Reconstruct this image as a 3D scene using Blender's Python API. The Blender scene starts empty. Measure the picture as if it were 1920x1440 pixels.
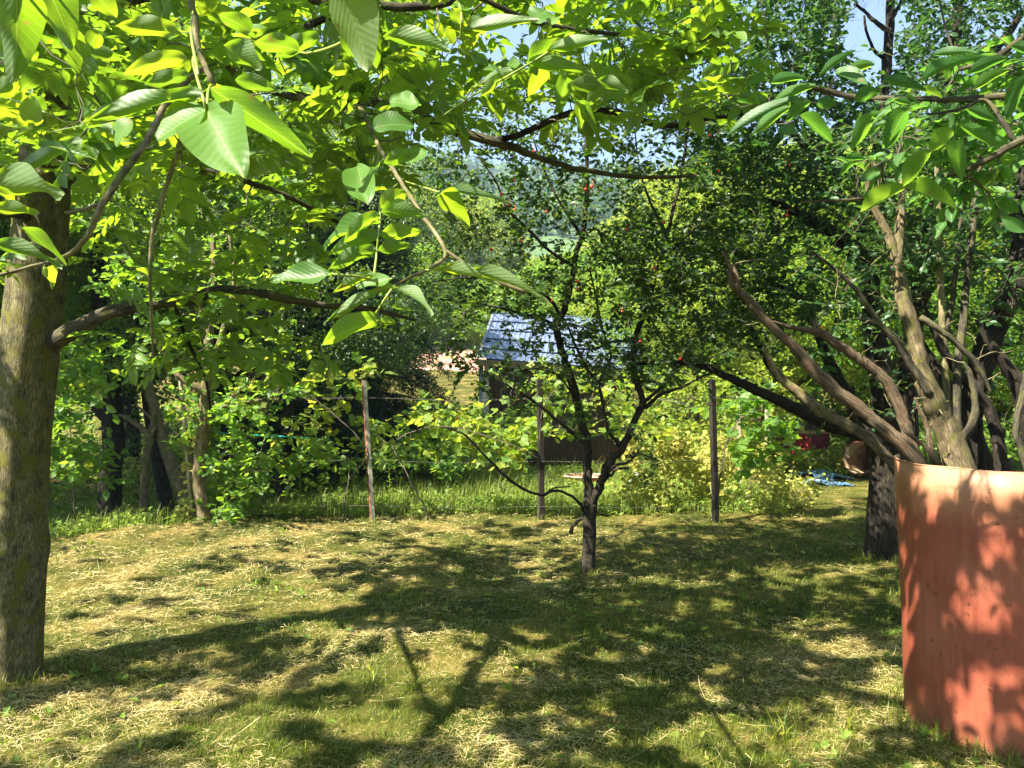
import bpy, math, random
import numpy as np
from math import radians
rng = np.random.default_rng(11)
random.seed(11)
F, EYE = 1423.0, 1.6
def P(x, y, d):                      # pixel of the 1920x1440 photograph + distance in metres -> world point
    return np.array([(x-960)/F*d, d, EYE-(y-720)/F*d])
def PX(p):                           # world points -> pixels
    p = np.atleast_2d(p); yy = np.where(p[:,1] > .05, p[:,1], .05)
    return 960+p[:,0]/yy*F, 720-(p[:,2]-EYE)/yy*F

# ------------------------------------------------------------------ camera, sky, sun, exposure
sc = bpy.context.scene
COL = sc.collection
cam = bpy.data.objects.new("camera", bpy.data.cameras.new("camera")); COL.objects.link(cam)
cam.location = (0, 0, EYE); cam.rotation_euler = (radians(90), 0, 0)
cam.data.sensor_width = 36; cam.data.lens = F/1920*36
cam.data.clip_start = .05; cam.data.clip_end = 3000
sc.camera = cam
SUN_EL = 50.0
SUN_H = np.array([-.83, -.56]); SUN_H /= np.linalg.norm(SUN_H)
S = np.array([SUN_H[0]*math.cos(radians(SUN_EL)), SUN_H[1]*math.cos(radians(SUN_EL)), math.sin(radians(SUN_EL))])
w = bpy.data.worlds.new("World"); sc.world = w; w.use_nodes = True
nt = w.node_tree; nt.nodes.clear()
sky = nt.nodes.new('ShaderNodeTexSky'); sky.sky_type = 'NISHITA'; sky.sun_disc = False
sky.sun_elevation = radians(SUN_EL); sky.sun_rotation = math.atan2(SUN_H[0], SUN_H[1])
sky.air_density = .8; sky.dust_density = .3; sky.ozone_density = 1.6; sky.altitude = 400
bg = nt.nodes.new('ShaderNodeBackground'); bg.inputs[1].default_value = .05
wo = nt.nodes.new('ShaderNodeOutputWorld')
nt.links.new(sky.outputs[0], bg.inputs[0]); nt.links.new(bg.outputs[0], wo.inputs[0])
sl = bpy.data.lights.new("sun", 'SUN'); sl.energy = 5.0; sl.angle = radians(.5); sl.color = (1, .93, .79)
so = bpy.data.objects.new("sun", sl); COL.objects.link(so)
from mathutils import Vector
so.rotation_euler = Vector(tuple(S)).to_track_quat('Z', 'Y').to_euler()
sc.view_settings.view_transform = 'Standard'; sc.view_settings.look = 'None'
sc.view_settings.exposure = 2.65; sc.view_settings.gamma = 1
sc.cycles.max_bounces = 8; sc.cycles.diffuse_bounces = 3; sc.cycles.glossy_bounces = 2
sc.cycles.transmission_bounces = 4; sc.cycles.volume_bounces = 0
sc.cycles.use_denoising = True
sc.cycles.caustics_reflective = False; sc.cycles.caustics_refractive = False
sc.cycles.sample_clamp_indirect = 8

# ------------------------------------------------------------------ mesh tools
class MB:
    def __init__(s): s.B=[]; s.V=[]; s.F3=[]; s.F4=[]; s.M3=[]; s.M4=[]; s.R=[]; s.n=0
    def add(s, V, tris=None, quads=None, rnd=.5, mat=0, bk=None):
        V = np.asarray(V, float).reshape(-1,3); s.V.append(V); s.B.append(V if bk is None else bk)
        s.R.append(np.full(len(V), rnd) if np.isscalar(rnd) else np.asarray(rnd, float))
        if tris is not None and len(tris):
            t = np.asarray(tris, np.int64).reshape(-1,3)+s.n; s.F3.append(t); s.M3.append(np.full(len(t), mat))
        if quads is not None and len(quads):
            q = np.asarray(quads, np.int64).reshape(-1,4)+s.n; s.F4.append(q); s.M4.append(np.full(len(q), mat))
        s.n += len(V)
    def inst(s, T, O, AX, AY, AZ, rnd, mat=0):
        tv, tt, tq = T[:3]; uv = T[3] if len(T) > 3 else tv; N = len(O); k = len(tv)
        if N == 0: return
        V = (O[:,None,:]+tv[None,:,0:1]*AX[:,None,:]+tv[None,:,1:2]*AY[:,None,:]+tv[None,:,2:3]*AZ[:,None,:]).reshape(-1,3)
        off = (np.arange(N)*k)[:,None,None]
        s.add(V, (tt[None]+off).reshape(-1,3) if len(tt) else None, (tq[None]+off).reshape(-1,4) if len(tq) else None, np.repeat(rnd, k), mat, bk=np.tile(uv, (N,1)))
    def build(s, name, mats, parent=None, smooth=False, loc=None):
        me = bpy.data.meshes.new(name)
        V = np.concatenate(s.V)
        if loc is not None: V = V-np.asarray(loc)
        t = np.concatenate(s.F3) if s.F3 else np.zeros((0,3), np.int64)
        q = np.concatenate(s.F4) if s.F4 else np.zeros((0,4), np.int64)
        me.vertices.add(len(V)); me.vertices.foreach_set('co', V.astype(np.float32).ravel())
        me.loops.add(t.size+q.size); me.loops.foreach_set('vertex_index', np.concatenate([t.ravel(), q.ravel()]).astype(np.int32))
        me.polygons.add(len(t)+len(q))
        me.polygons.foreach_set('loop_start', np.concatenate([np.arange(len(t))*3, t.size+np.arange(len(q))*4]).astype(np.int32))
        mi = np.concatenate(s.M3+s.M4) if (s.M3 or s.M4) else np.zeros(0)
        me.polygons.foreach_set('material_index', mi.astype(np.int32))
        me.polygons.foreach_set('use_smooth', np.full(len(t)+len(q), smooth))
        a = me.attributes.new('rnd', 'FLOAT', 'POINT'); a.data.foreach_set('value', np.concatenate(s.R).astype(np.float32))
        a = me.attributes.new('bk', 'FLOAT_VECTOR', 'POINT'); a.data.foreach_set('vector', np.concatenate(s.B).astype(np.float32).ravel())
        me.update(calc_edges=True)
        for m in (mats if isinstance(mats, (list, tuple)) else [mats]): me.materials.append(m)
        o = bpy.data.objects.new(name, me); COL.objects.link(o)
        if parent is not None: o.parent = parent
        return o
def tag(o, label=None, cat=None, group=None, kind=None):
    if label: o['label'] = label
    if cat: o['category'] = cat
    if group: o['group'] = group
    if kind: o['kind'] = kind
    return o
def empty(name, loc, label, cat, group=None):
    o = bpy.data.objects.new(name, None); COL.objects.link(o); o.location = tuple(float(v) for v in loc)
    o.empty_display_size = .1
    return tag(o, label, cat, group)
def copy_tree(o, parent=None):
    c = o.copy(); COL.objects.link(c); c.parent = parent
    for ch in list(o.children): copy_tree(ch, c)
    return c
def nrm(v): v = np.asarray(v, float); return v/np.maximum(np.linalg.norm(v, axis=-1, keepdims=True), 1e-9)
def rv(n): return nrm(rng.normal(size=(n,3)))

def catmull(pts, sub):
    pts = np.asarray(pts, float)
    if len(pts) < 3: 
        t = np.linspace(0,1,sub+1)[:,None]; return pts[0]*(1-t)+pts[1]*t
    a = np.vstack([2*pts[0]-pts[1], pts, 2*pts[-1]-pts[-2]]); out = []
    for i in range(1, len(a)-2):
        p0,p1,p2,p3 = a[i-1],a[i],a[i+1],a[i+2]
        for k in range(sub):
            t = k/sub
            out.append(.5*((2*p1)+(-p0+p2)*t+(2*p0-5*p1+4*p2-p3)*t*t+(-p0+3*p1-3*p2+p3)*t**3))
    out.append(a[-2]); return np.array(out)
def tube(mb, pts, rad, n=6, rnd=.5, mat=0, cap=True, rough=0., lump=None):
    pts = np.asarray(pts, float); m = len(pts); rad = np.broadcast_to(np.asarray(rad, float), (m,))
    tg = nrm(np.gradient(pts, axis=0))
    ref = np.array([0,0,1.]) if abs(tg[0,2]) < .9 else np.array([1.,0,0])
    u = nrm(np.cross(tg[0], ref)); V = np.empty((m,n,3)); ang = np.arange(n)/n*2*np.pi
    arc = np.concatenate([[0], np.cumsum(np.linalg.norm(np.diff(pts, axis=0), axis=1))]); BK = np.empty((m,n,3)); off = rng.uniform(0, 50, 3); ph = rng.uniform(0, 6.28, 6)
    for i in range(m):
        u = nrm(u-tg[i]*np.dot(u, tg[i])); v = np.cross(tg[i], u)
        r = rad[i]*(1+rough*rng.normal(size=n)) if rough else rad[i]*np.ones(n)
        if lump is not None: r = r*lump(i/(m-1), ang)
        if n >= 9:
            q = arc[i]/max(rad[0], .01)
            r = r*(1+.05*np.sin(2*ang+.08*q+ph[0])+.04*np.sin(3*ang-.06*q+ph[1])+.03*np.sin(5*ang+.05*q+ph[2])+.05*math.sin(.8*q+ph[3])*np.sin(ang+ph[4]))
        BK[i,:,0] = np.cos(ang)*rad[0]+off[0]; BK[i,:,1] = np.sin(ang)*rad[0]+off[1]; BK[i,:,2] = arc[i]+off[2]
        V[i] = pts[i]+(np.cos(ang)*r)[:,None]*u+(np.sin(ang)*r)[:,None]*v
    a = (np.arange(m-1)[:,None]*n+np.arange(n)[None]); b = (np.arange(m-1)[:,None]*n+(np.arange(n)[None]+1)%n)
    q = np.stack([a, b, b+n, a+n], -1).reshape(-1,4)
    V = V.reshape(-1,3); BK = BK.reshape(-1,3); tris = None
    if cap:
        BK = np.vstack([BK, BK[-1], BK[0]]); V = np.vstack([V, pts[-1]+tg[-1]*rad[-1]*.4, pts[0]]); e = (m-1)*n; c = m*n
        tris = [[e+k, e+(k+1)%n, c] for k in range(n)]+[[(k+1)%n, k, c+1] for k in range(n)]
    mb.add(V, tris, q, rnd, mat, bk=BK)
def limb(mb, pxl, n=10, sub=6, rough=.03, jit=.0, lump=None, rnd=.5, mat=0, cap=True):
    """pxl: (x, y, dist, radius in px)"""
    A = np.array([P(x,y,d) for x,y,d,r in pxl]); R = np.array([r*d/F for x,y,d,r in pxl])
    p = catmull(A, sub); r = np.interp(np.linspace(0,1,len(p)), np.linspace(0,1,len(R)), R)
    if jit: 
        sp_ = np.linalg.norm(np.gradient(p, axis=0), axis=1); j = rng.normal(size=p.shape)*(jit*np.minimum(r, sp_*.7))[:,None]; j[0] = 0; p = p+j
    rough = rough*min(1., float(np.mean(np.linalg.norm(np.gradient(p, axis=0), axis=1))/max(r.mean(), 1e-4))) if rough else rough
    tube(mb, p, r, n, rnd, mat, rough=rough, lump=lump, cap=cap)
    return p, r
def wlimb(mb, A, R, n=8, sub=6, rough=.03, jit=0., rnd=.5, mat=0):
    p = catmull(np.array(A, float), sub); r = np.interp(np.linspace(0,1,len(p)), np.linspace(0,1,len(R)), R)
    if jit: 
        j = rng.normal(size=p.shape)*jit*r[:,None]; j[0] = 0; p = p+j
    tube(mb, p, r, n, rnd, mat, rough=rough); return p, r
def box(mb, c, h, ax=None, rnd=.5, mat=0):
    """centre, half sizes, optional 3x3 axes"""
    ax = np.eye(3) if ax is None else np.asarray(ax, float); c = np.asarray(c, float)
    V = [c+sx*h[0]*ax[0]+sy*h[1]*ax[1]+sz*h[2]*ax[2] for sx in (-1,1) for sy in (-1,1) for sz in (-1,1)]
    mb.add(V, None, [[0,1,3,2],[4,6,7,5],[0,4,5,1],[2,3,7,6],[0,2,6,4],[1,5,7,3]], rnd, mat)
def beam(mb, A, B, wx, wz, up=(0,0,1), rnd=.5, mat=0):
    A = np.asarray(A, float); B = np.asarray(B, float); d = nrm(B-A); s = nrm(np.cross(d, up)); u = np.cross(s, d)
    box(mb, (A+B)/2, (np.linalg.norm(B-A)/2, wx/2, wz/2), (d, s, u), rnd, mat)

# leaf templates: x = length, y = width (+-.5), z = normal
def T_(v, t=(), q=()): return np.array(v, float), np.array(t, np.int64).reshape(-1,3), np.array(q, np.int64).reshape(-1,4)
LEAF4 = T_([(0,0,0),(.42,.5,.1),(.45,0,0),(.42,-.5,.1),(1,0,-.12)], [(0,2,1),(0,3,2),(1,2,4),(2,3,4)])
LEAF6 = T_([(0,0,0),(.2,.36,.05),(.5,.5,.07),(.8,.28,0),(1,0,-.1),(.8,-.28,0),(.5,-.5,.07),(.2,-.36,.05),(.35,0,-.03),(.7,0,-.03)],
           [(0,8,1),(0,7,8)], [(1,8,9,2),(2,9,4,3),(7,6,9,8),(6,5,4,9)])
def grid_leaf(nx=12, ny=5, shape=None, cup=.12, bend=.12, serr=0., wave=.02):
    V = []; Q = []
    for i in range(nx+1):
        t = i/nx; wd = shape(t)
        for j in range(ny):
            s = -1+2*j/(ny-1); e = 1.
            if serr and abs(s) == 1: e = 1+(serr if i % 2 else -serr)
            V.append((t, .5*s*wd*e, cup*wd*abs(s)**1.5-bend*t*t+wave*math.sin(9*t+2*s)*abs(s)-.012*(j==ny//2)))
    for i in range(nx):
        for j in range(ny-1):
            a = i*ny+j; Q.append((a, a+ny, a+ny+1, a+1))
    return T_(V, (), Q)
walnut_shape = lambda t: max(.03, (math.sin(math.pi*t**.85))**.62*(1-.12*t))
cherry_shape = lambda t: max(.03, (math.sin(math.pi*t**.95))**.7*(1-.1*(1-t)))
HD_WAL = [grid_leaf(14, 7, walnut_shape, .1, b, 0, wv) for b, wv in ((.1,.03),(.22,.06),(-.04,.05),(.34,.04))]
HD_CHE = [grid_leaf(22, 5, cherry_shape, .14, b, .05, .02) for b in (.1,.25)]
MID_WAL = grid_leaf(6, 3, walnut_shape, .1, .14, 0, .02)
STICK = T_([(0,.5,-.3),(0,-.5,-.3),(0,0,.5),(1,.25,-.15),(1,-.25,-.15),(1,0,.25)], (), [(0,1,4,3),(1,2,5,4),(2,0,3,5)])
def lobed(k=5):
    out = []; n = 22
    for i in range(n):
        a = -math.pi*.93+2*math.pi*.93*i/(n-1)
        r = .5*(.62+.38*abs(math.cos(a*k/2.0/1.0*.5*2)) )*(1.05-.18*abs(a)/math.pi)
        if i % 2: r *= .93
        out.append((.42+r*math.cos(a), r*math.sin(a), .06*abs(math.sin(a))-.1*(math.cos(a)>.5)*r))
    V = [(.36,0,-.02)]+out
    return T_(V, [(0,i,i+1) for i in range(1,n)])
LOBED = lobed()
def compound(k):
    """walnut leaf: curved rachis with three pairs of leaflets and a larger end leaflet; unit length along x"""
    rg = np.random.default_rng(k); V = []; Q = []; R = []; UV = []
    def raz(t): return np.array([t*.72, .05*math.sin(3*t+k)*t, -.10*t*t+.03*t])
    def put(o, d, L, W, up):
        up = nrm(up-d*np.dot(up, d)); sd = np.cross(up, d); n0 = len(V)
        for v in MID_WAL[0]: V.append(o+v[0]*L*d+v[1]*W*sd+v[2]*L*up); UV.append(v)
        for q in MID_WAL[2]: Q.append(tuple(int(x)+n0 for x in q))
    n0 = 0
    for i in range(6):
        c = raz(i/5); r = .008*(1-.5*i/5)
        for a in range(3): V.append(c+np.array([0, math.cos(a*2.09)*r, math.sin(a*2.09)*r])); UV.append((.3,0,0))
    for i in range(5):
        for a in range(3): Q.append((i*3+a, i*3+(a+1)%3, i*3+3+(a+1)%3, i*3+3+a))
    for t, L in ((.38,.26),(.64,.33),(.9,.38)):
        for sgn in (-1,1):
            d = nrm(np.array([.55+.2*rg.random(), sgn*(.8+.2*rg.random()), -.15+.3*(rg.random()-.5)]))
            put(raz(t), d, L*(.9+.25*rg.random()), L*.55, np.array([.1*rg.normal(), .25*rg.normal(), 1.]))
    put(raz(1.), nrm(np.array([1, .2*rg.normal(), -.25])), .42, .24, np.array([0,.2*rg.normal(),1.]))
    return T_(V, (), Q)+(np.array(UV, float),)
COMP = [compound(k) for k in range(6)]

def frames(d, up, roll=0.):
    d = nrm(d); up = nrm(up-d*np.sum(up*d, -1, keepdims=True)); sd = np.cross(up, d); return d, sd, up

# ------------------------------------------------------------------ materials
def newmat(name):
    m = bpy.data.materials.new(name); m.use_nodes = True; m.node_tree.nodes.clear(); return m, m.node_tree
def N(t, kind, **kw):
    n = t.nodes.new(kind)
    for k, v in kw.items():
        if k in n.inputs: n.inputs[k].default_value = v
        else: setattr(n, k, v)
    return n
def ramp(t, fac, stops):
    r = t.nodes.new('ShaderNodeValToRGB'); e = r.color_ramp.elements
    while len(e) < len(stops): e.new(.5)
    for i, (p, c) in enumerate(stops): e[i].position = p; e[i].color = (*c, 1)
    t.links.new(fac, r.inputs[0]); return r.outputs[0]
def leafmat(name, dif, trans, mix=.5, rough=.42, spec=.5, under=None, veins=0):
    """dif / trans: three colours, dark to light, chosen per leaf"""
    m, t = newmat(name)
    a = N(t, 'ShaderNodeAttribute', attribute_name='rnd'); f = a.outputs['Fac']
    cd = ramp(t, f, [(0, dif[0]), (.5, dif[1]), (1, dif[2])]); ct = ramp(t, f, [(0, trans[0]), (.5, trans[1]), (1, trans[2])])
    if under is not None:
        g = N(t, 'ShaderNodeNewGeometry'); mx = N(t, 'ShaderNodeMix', data_type='RGBA')
        t.links.new(g.outputs['Backfacing'], mx.inputs[0]); t.links.new(cd, mx.inputs[6]); mx.inputs[7].default_value = (*under, 1); cd = mx.outputs[2]
    b = N(t, 'ShaderNodeBsdfPrincipled', Roughness=rough); b.inputs['Specular IOR Level'].default_value = spec
    if veins:
        uv = N(t, 'ShaderNodeAttribute', attribute_name='bk'); sp = N(t, 'ShaderNodeSeparateXYZ'); t.links.new(uv.outputs['Vector'], sp.inputs[0])
        def mth(op, x, y=None, c=None):
            n = N(t, 'ShaderNodeMath', operation=op)
            for i, v in enumerate((x, y, c)):
                if v is None: continue
                if isinstance(v, (int, float)): n.inputs[i].default_value = v
                else: t.links.new(v, n.inputs[i])
            return n.outputs[0]
        ay = mth('ABSOLUTE', sp.outputs[1]); q = mth('MULTIPLY', mth('SUBTRACT', sp.outputs[0], mth('MULTIPLY', ay, .7)), float(veins))
        side = mth('ABSOLUTE', mth('SUBTRACT', mth('FRACT', q), .5)); v1 = mth('LESS_THAN', side, .045); v2 = mth('LESS_THAN', ay, .014); vv = mth('MAXIMUM', mth('MULTIPLY', v1, .55), v2)
        def lighten(c, col):
            m_ = N(t, 'ShaderNodeMix', data_type='RGBA'); t.links.new(mth('MULTIPLY', vv, .5), m_.inputs[0]); t.links.new(c, m_.inputs[6]); m_.inputs[7].default_value = col; return m_.outputs[2]
        cd = lighten(cd, (.22,.28,.08,1)); ct = lighten(ct, (.62,.72,.12,1))
        co = N(t, 'ShaderNodeTexCoord'); ns = N(t, 'ShaderNodeTexNoise', Scale=55., Detail=3.); t.links.new(co.outputs['Object'], ns.inputs['Vector'])
        sf = ramp(t, ns.outputs['Fac'], [(.66,(0,0,0)),(.72,(1,1,1))])
        for k_ in (0, 1):
            m_ = N(t, 'ShaderNodeMix', data_type='RGBA'); t.links.new(sf, m_.inputs[0]); t.links.new(cd if k_ == 0 else ct, m_.inputs[6]); m_.inputs[7].default_value = (.16,.12,.04,1) if k_ == 0 else (.35,.3,.05,1)
            if k_ == 0: cd = m_.outputs[2]
            else: ct = m_.outputs[2]
        bp = N(t, 'ShaderNodeBump', Strength=.35, Distance=.0015); t.links.new(mth('SUBTRACT', side, vv), bp.inputs['Height']); t.links.new(bp.outputs[0], b.inputs['Normal'])
    t.links.new(cd, b.inputs['Base Color'])
    tr = N(t, 'ShaderNodeBsdfTranslucent'); t.links.new(ct, tr.inputs[0])
    ms = N(t, 'ShaderNodeMixShader'); ms.inputs[0].default_value = mix
    o = N(t, 'ShaderNodeOutputMaterial')
    t.links.new(b.outputs[0], ms.inputs[1]); t.links.new(tr.outputs[0], ms.inputs[2]); t.links.new(ms.outputs[0], o.inputs[0])
    return m
def surf(name, stops, scale=6., rough=.85, bump=.3, bscale=30., stretch=(1,1,1), detail=6, extra=None, spec=.3, metal=0., bdist=.01):
    m, t = newmat(name)
    co = N(t, 'ShaderNodeTexCoord'); mp = N(t, 'ShaderNodeMapping'); mp.inputs['Scale'].default_value = stretch
    t.links.new(co.outputs['Object'], mp.inputs[0])
    n1 = N(t, 'ShaderNodeTexNoise', Scale=scale, Detail=detail, Roughness=.65); t.links.new(mp.outputs[0], n1.inputs['Vector'])
    c = ramp(t, n1.outputs['Fac'], stops)
    if extra:
        sc_, lo, hi, colr = extra
        n3 = N(t, 'ShaderNodeTexNoise', Scale=sc_, Detail=5., Roughness=.6); t.links.new(co.outputs['Object'], n3.inputs['Vector'])
        f = ramp(t, n3.outputs['Fac'], [(lo, (0,0,0)), (hi, (1,1,1))]); mx = N(t, 'ShaderNodeMix', data_type='RGBA')
        t.links.new(f, mx.inputs[0]); t.links.new(c, mx.inputs[6]); mx.inputs[7].default_value = (*colr, 1); c = mx.outputs[2]
    b = N(t, 'ShaderNodeBsdfPrincipled', Roughness=rough, Metallic=metal); b.inputs['Specular IOR Level'].default_value = spec
    t.links.new(c, b.inputs['Base Color'])
    n2 = N(t, 'ShaderNodeTexNoise', Scale=bscale, Detail=5., Roughness=.7); t.links.new(mp.outputs[0], n2.inputs['Vector'])
    bp = N(t, 'ShaderNodeBump', Strength=bump, Distance=bdist); t.links.new(n2.outputs['Fac'], bp.inputs['Height']); t.links.new(bp.outputs[0], b.inputs['Normal'])
    o = N(t, 'ShaderNodeOutputMaterial'); t.links.new(b.outputs[0], o.inputs[0]); return m
M = {}
M['walnut'] = leafmat('walnut_leaf', [(.045,.12,.018),(.07,.17,.022),(.11,.22,.03)], [(.15,.31,.010),(.27,.46,.012),(.46,.58,.016)], .5, .45, .4, under=(.13,.20,.075), veins=11)
M['cherry'] = leafmat('cherry_leaf', [(.035,.10,.022),(.05,.14,.03),(.075,.17,.03)], [(.10,.30,.03),(.18,.42,.03),(.30,.50,.03)], .45, .45, .4, veins=13)
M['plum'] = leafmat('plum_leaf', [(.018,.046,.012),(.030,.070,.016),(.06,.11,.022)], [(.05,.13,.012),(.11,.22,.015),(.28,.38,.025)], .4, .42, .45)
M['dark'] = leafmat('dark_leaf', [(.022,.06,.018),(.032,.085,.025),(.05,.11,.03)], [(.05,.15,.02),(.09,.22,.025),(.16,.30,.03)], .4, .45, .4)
M['bright'] = leafmat('bright_leaf', [(.08,.15,.018),(.14,.21,.022),(.22,.26,.03)], [(.26,.42,.03),(.42,.54,.035),(.6,.6,.05)], .45, .5, .35)
M['shrub'] = leafmat('shrub_leaf', [(.055,.13,.022),(.09,.19,.026),(.16,.23,.03)], [(.18,.38,.03),(.30,.50,.03),(.5,.58,.04)], .5, .45, .4)
M['vine'] = leafmat('vine_leaf', [(.07,.15,.025),(.12,.20,.03),(.22,.24,.04)], [(.25,.46,.03),(.42,.54,.04),(.62,.56,.06)], .5, .5, .35)
M['gold'] = leafmat('bramble_leaf', [(.16,.22,.04),(.28,.30,.06),(.42,.36,.10)], [(.36,.50,.06),(.56,.56,.08),(.66,.50,.14)], .42, .55, .3)
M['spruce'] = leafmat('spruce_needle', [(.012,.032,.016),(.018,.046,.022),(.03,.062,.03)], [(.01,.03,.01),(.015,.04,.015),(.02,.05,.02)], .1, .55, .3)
M['weed'] = leafmat('weed_leaf', [(.09,.17,.03),(.15,.24,.04),(.24,.31,.06)], [(.24,.42,.04),(.40,.54,.05),(.55,.60,.08)], .45, .5, .35)
M['far'] = leafmat('far_leaf', [(.04,.085,.022),(.065,.13,.032),(.11,.18,.045)], [(.08,.16,.03),(.14,.24,.04),(.22,.32,.05)], .3, .7, .2)
M['blade'] = leafmat('grass_blade', [(.04,.075,.006),(.105,.145,.012),(.27,.28,.03)], [(.18,.28,.02),(.30,.36,.03),(.42,.44,.06)], .35, .5, .35)
M['weed_grass'] = leafmat('weed_grass', [(.09,.15,.025),(.16,.22,.035),(.28,.30,.07)], [(.28,.40,.04),(.42,.5,.06),(.55,.56,.1)], .4, .5, .35)
M['straw'] = leafmat('dry_straw', [(.17,.115,.03),(.52,.40,.16),(.84,.69,.37)], [(.3,.24,.1),(.4,.33,.16),(.5,.44,.25)], .18, .6, .25)
M['bark_walnut'] = surf('walnut_bark', [(.32,(.045,.036,.022)),(.5,(.115,.095,.055)),(.68,(.21,.18,.12))], 14, .9, .9, 45, (3.,3.,.7), detail=10, extra=(6.5,.5,.6,(.11,.11,.018)), bdist=.02)
M['bark_dark'] = surf('dark_bark', [(.3,(.028,.022,.017)),(.6,(.06,.05,.038)),(.8,(.11,.095,.07))], 9, .9, .8, 30, (2.5,2.5,.7), bdist=.02)
M['bark_plum'] = surf('plum_bark', [(.3,(.035,.028,.02)),(.6,(.07,.055,.042)),(.8,(.12,.10,.075))], 9, .75, .5, 30, (1.,1.,4.), bdist=.008)
M['bark_pale'] = surf('pale_bark', [(.3,(.14,.11,.075)),(.5,(.27,.225,.155)),(.7,(.40,.35,.26))], 7, .85, .7, 24, (3,3,1.2), extra=(5,.5,.62,(.17,.165,.07)), bdist=.015)
M['bark_dead'] = surf('dead_wood', [(.3,(.16,.11,.07)),(.5,(.30,.23,.16)),(.7,(.45,.38,.29))], 6, .8, .8, 40, (1,1,1), extra=(6,.55,.65,(.24,.10,.05)), bdist=.015)
M['bark_grey'] = surf('grey_bark', [(.3,(.07,.06,.05)),(.6,(.14,.125,.10)),(.8,(.22,.20,.16))], 8, .9, .7, 30, (2,2,.8), bdist=.015)
M['twig'] = surf('twig_bark', [(.3,(.05,.04,.03)),(.7,(.11,.09,.065))], 20, .85, .2, 60)
M['twig_pale'] = surf('young_twig', [(.3,(.14,.13,.07)),(.7,(.30,.27,.18))], 20, .7, .3, 60)

def barkmat(name, cols, across=60., along=8., moss=None, dist=.006, rough=.9, patch=3.):
    m, t = newmat(name); a = N(t, 'ShaderNodeAttribute', attribute_name='bk')
    mp = N(t, 'ShaderNodeMapping'); mp.inputs['Scale'].default_value = (across, across, along); t.links.new(a.outputs['Vector'], mp.inputs[0])
    n1 = N(t, 'ShaderNodeTexNoise', Scale=1., Detail=8., Roughness=.68, Distortion=.6); t.links.new(mp.outputs[0], n1.inputs['Vector'])
    n2 = N(t, 'ShaderNodeTexNoise', Scale=patch*4, Detail=4., Roughness=.6); t.links.new(a.outputs['Vector'], n2.inputs['Vector'])
    c1 = ramp(t, n1.outputs['Fac'], [(.34,cols[0]),(.5,cols[1]),(.66,cols[2])])
    c2 = ramp(t, n2.outputs['Fac'], [(.35,(.55,.55,.55)),(.65,(1.35,1.3,1.2))])
    mx = N(t, 'ShaderNodeMix', data_type='RGBA', blend_type='MULTIPLY'); mx.inputs[0].default_value = 1; t.links.new(c1, mx.inputs[6]); t.links.new(c2, mx.inputs[7]); c = mx.outputs[2]
    if moss:
        n3 = N(t, 'ShaderNodeTexNoise', Scale=moss[3], Detail=9., Roughness=.75); t.links.new(a.outputs['Vector'], n3.inputs['Vector'])
        f = ramp(t, n3.outputs['Fac'], [(.5,(0,0,0)),(.6,(1,1,1))]); m2 = N(t, 'ShaderNodeMix', data_type='RGBA'); t.links.new(f, m2.inputs[0]); t.links.new(c, m2.inputs[6]); m2.inputs[7].default_value = (*moss[:3], 1); c = m2.outputs[2]
    b = N(t, 'ShaderNodeBsdfPrincipled', Roughness=rough); b.inputs['Specular IOR Level'].default_value = .2; t.links.new(c, b.inputs['Base Color'])
    bp = N(t, 'ShaderNodeBump', Strength=1., Distance=dist); t.links.new(n1.outputs['Fac'], bp.inputs['Height']); t.links.new(bp.outputs[0], b.inputs['Normal'])
    o = N(t, 'ShaderNodeOutputMaterial'); t.links.new(b.outputs[0], o.inputs[0]); return m
M['bark_walnut'] = barkmat('walnut_bark', [(.032,.027,.012),(.12,.105,.055),(.25,.23,.135)], 130, 30, (.12,.115,.016,11.), .01)
M['bark_dark'] = barkmat('dark_bark', [(.008,.006,.005),(.024,.019,.014),(.06,.05,.037)], 70, 12, None, .012)  # near-black albedo: shade on the old tree and grove put into the colour
M['bark_plum'] = barkmat('plum_bark', [(.010,.008,.006),(.028,.022,.016),(.06,.05,.036)], 30, 90, None, .003)
M['bark_grey'] = barkmat('grey_bark', [(.022,.019,.013),(.06,.052,.036),(.13,.115,.08)], 80, 14, (.07,.07,.02,12.), .005)
M['bark_pale'] = barkmat('pale_bark', [(.05,.036,.02),(.13,.10,.058),(.25,.205,.13)], 60, 16, (.11,.11,.03,10.), .008)
M['bark_dead'] = barkmat('dead_wood', [(.035,.022,.013),(.13,.095,.06),(.27,.215,.145)], 110, 7, (.10,.06,.035,12.), .014)
M['twig_pale'] = barkmat('young_twig', [(.06,.05,.025),(.17,.145,.08),(.28,.25,.16)], 160, 30, (.12,.12,.03,30.), .002)
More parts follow.
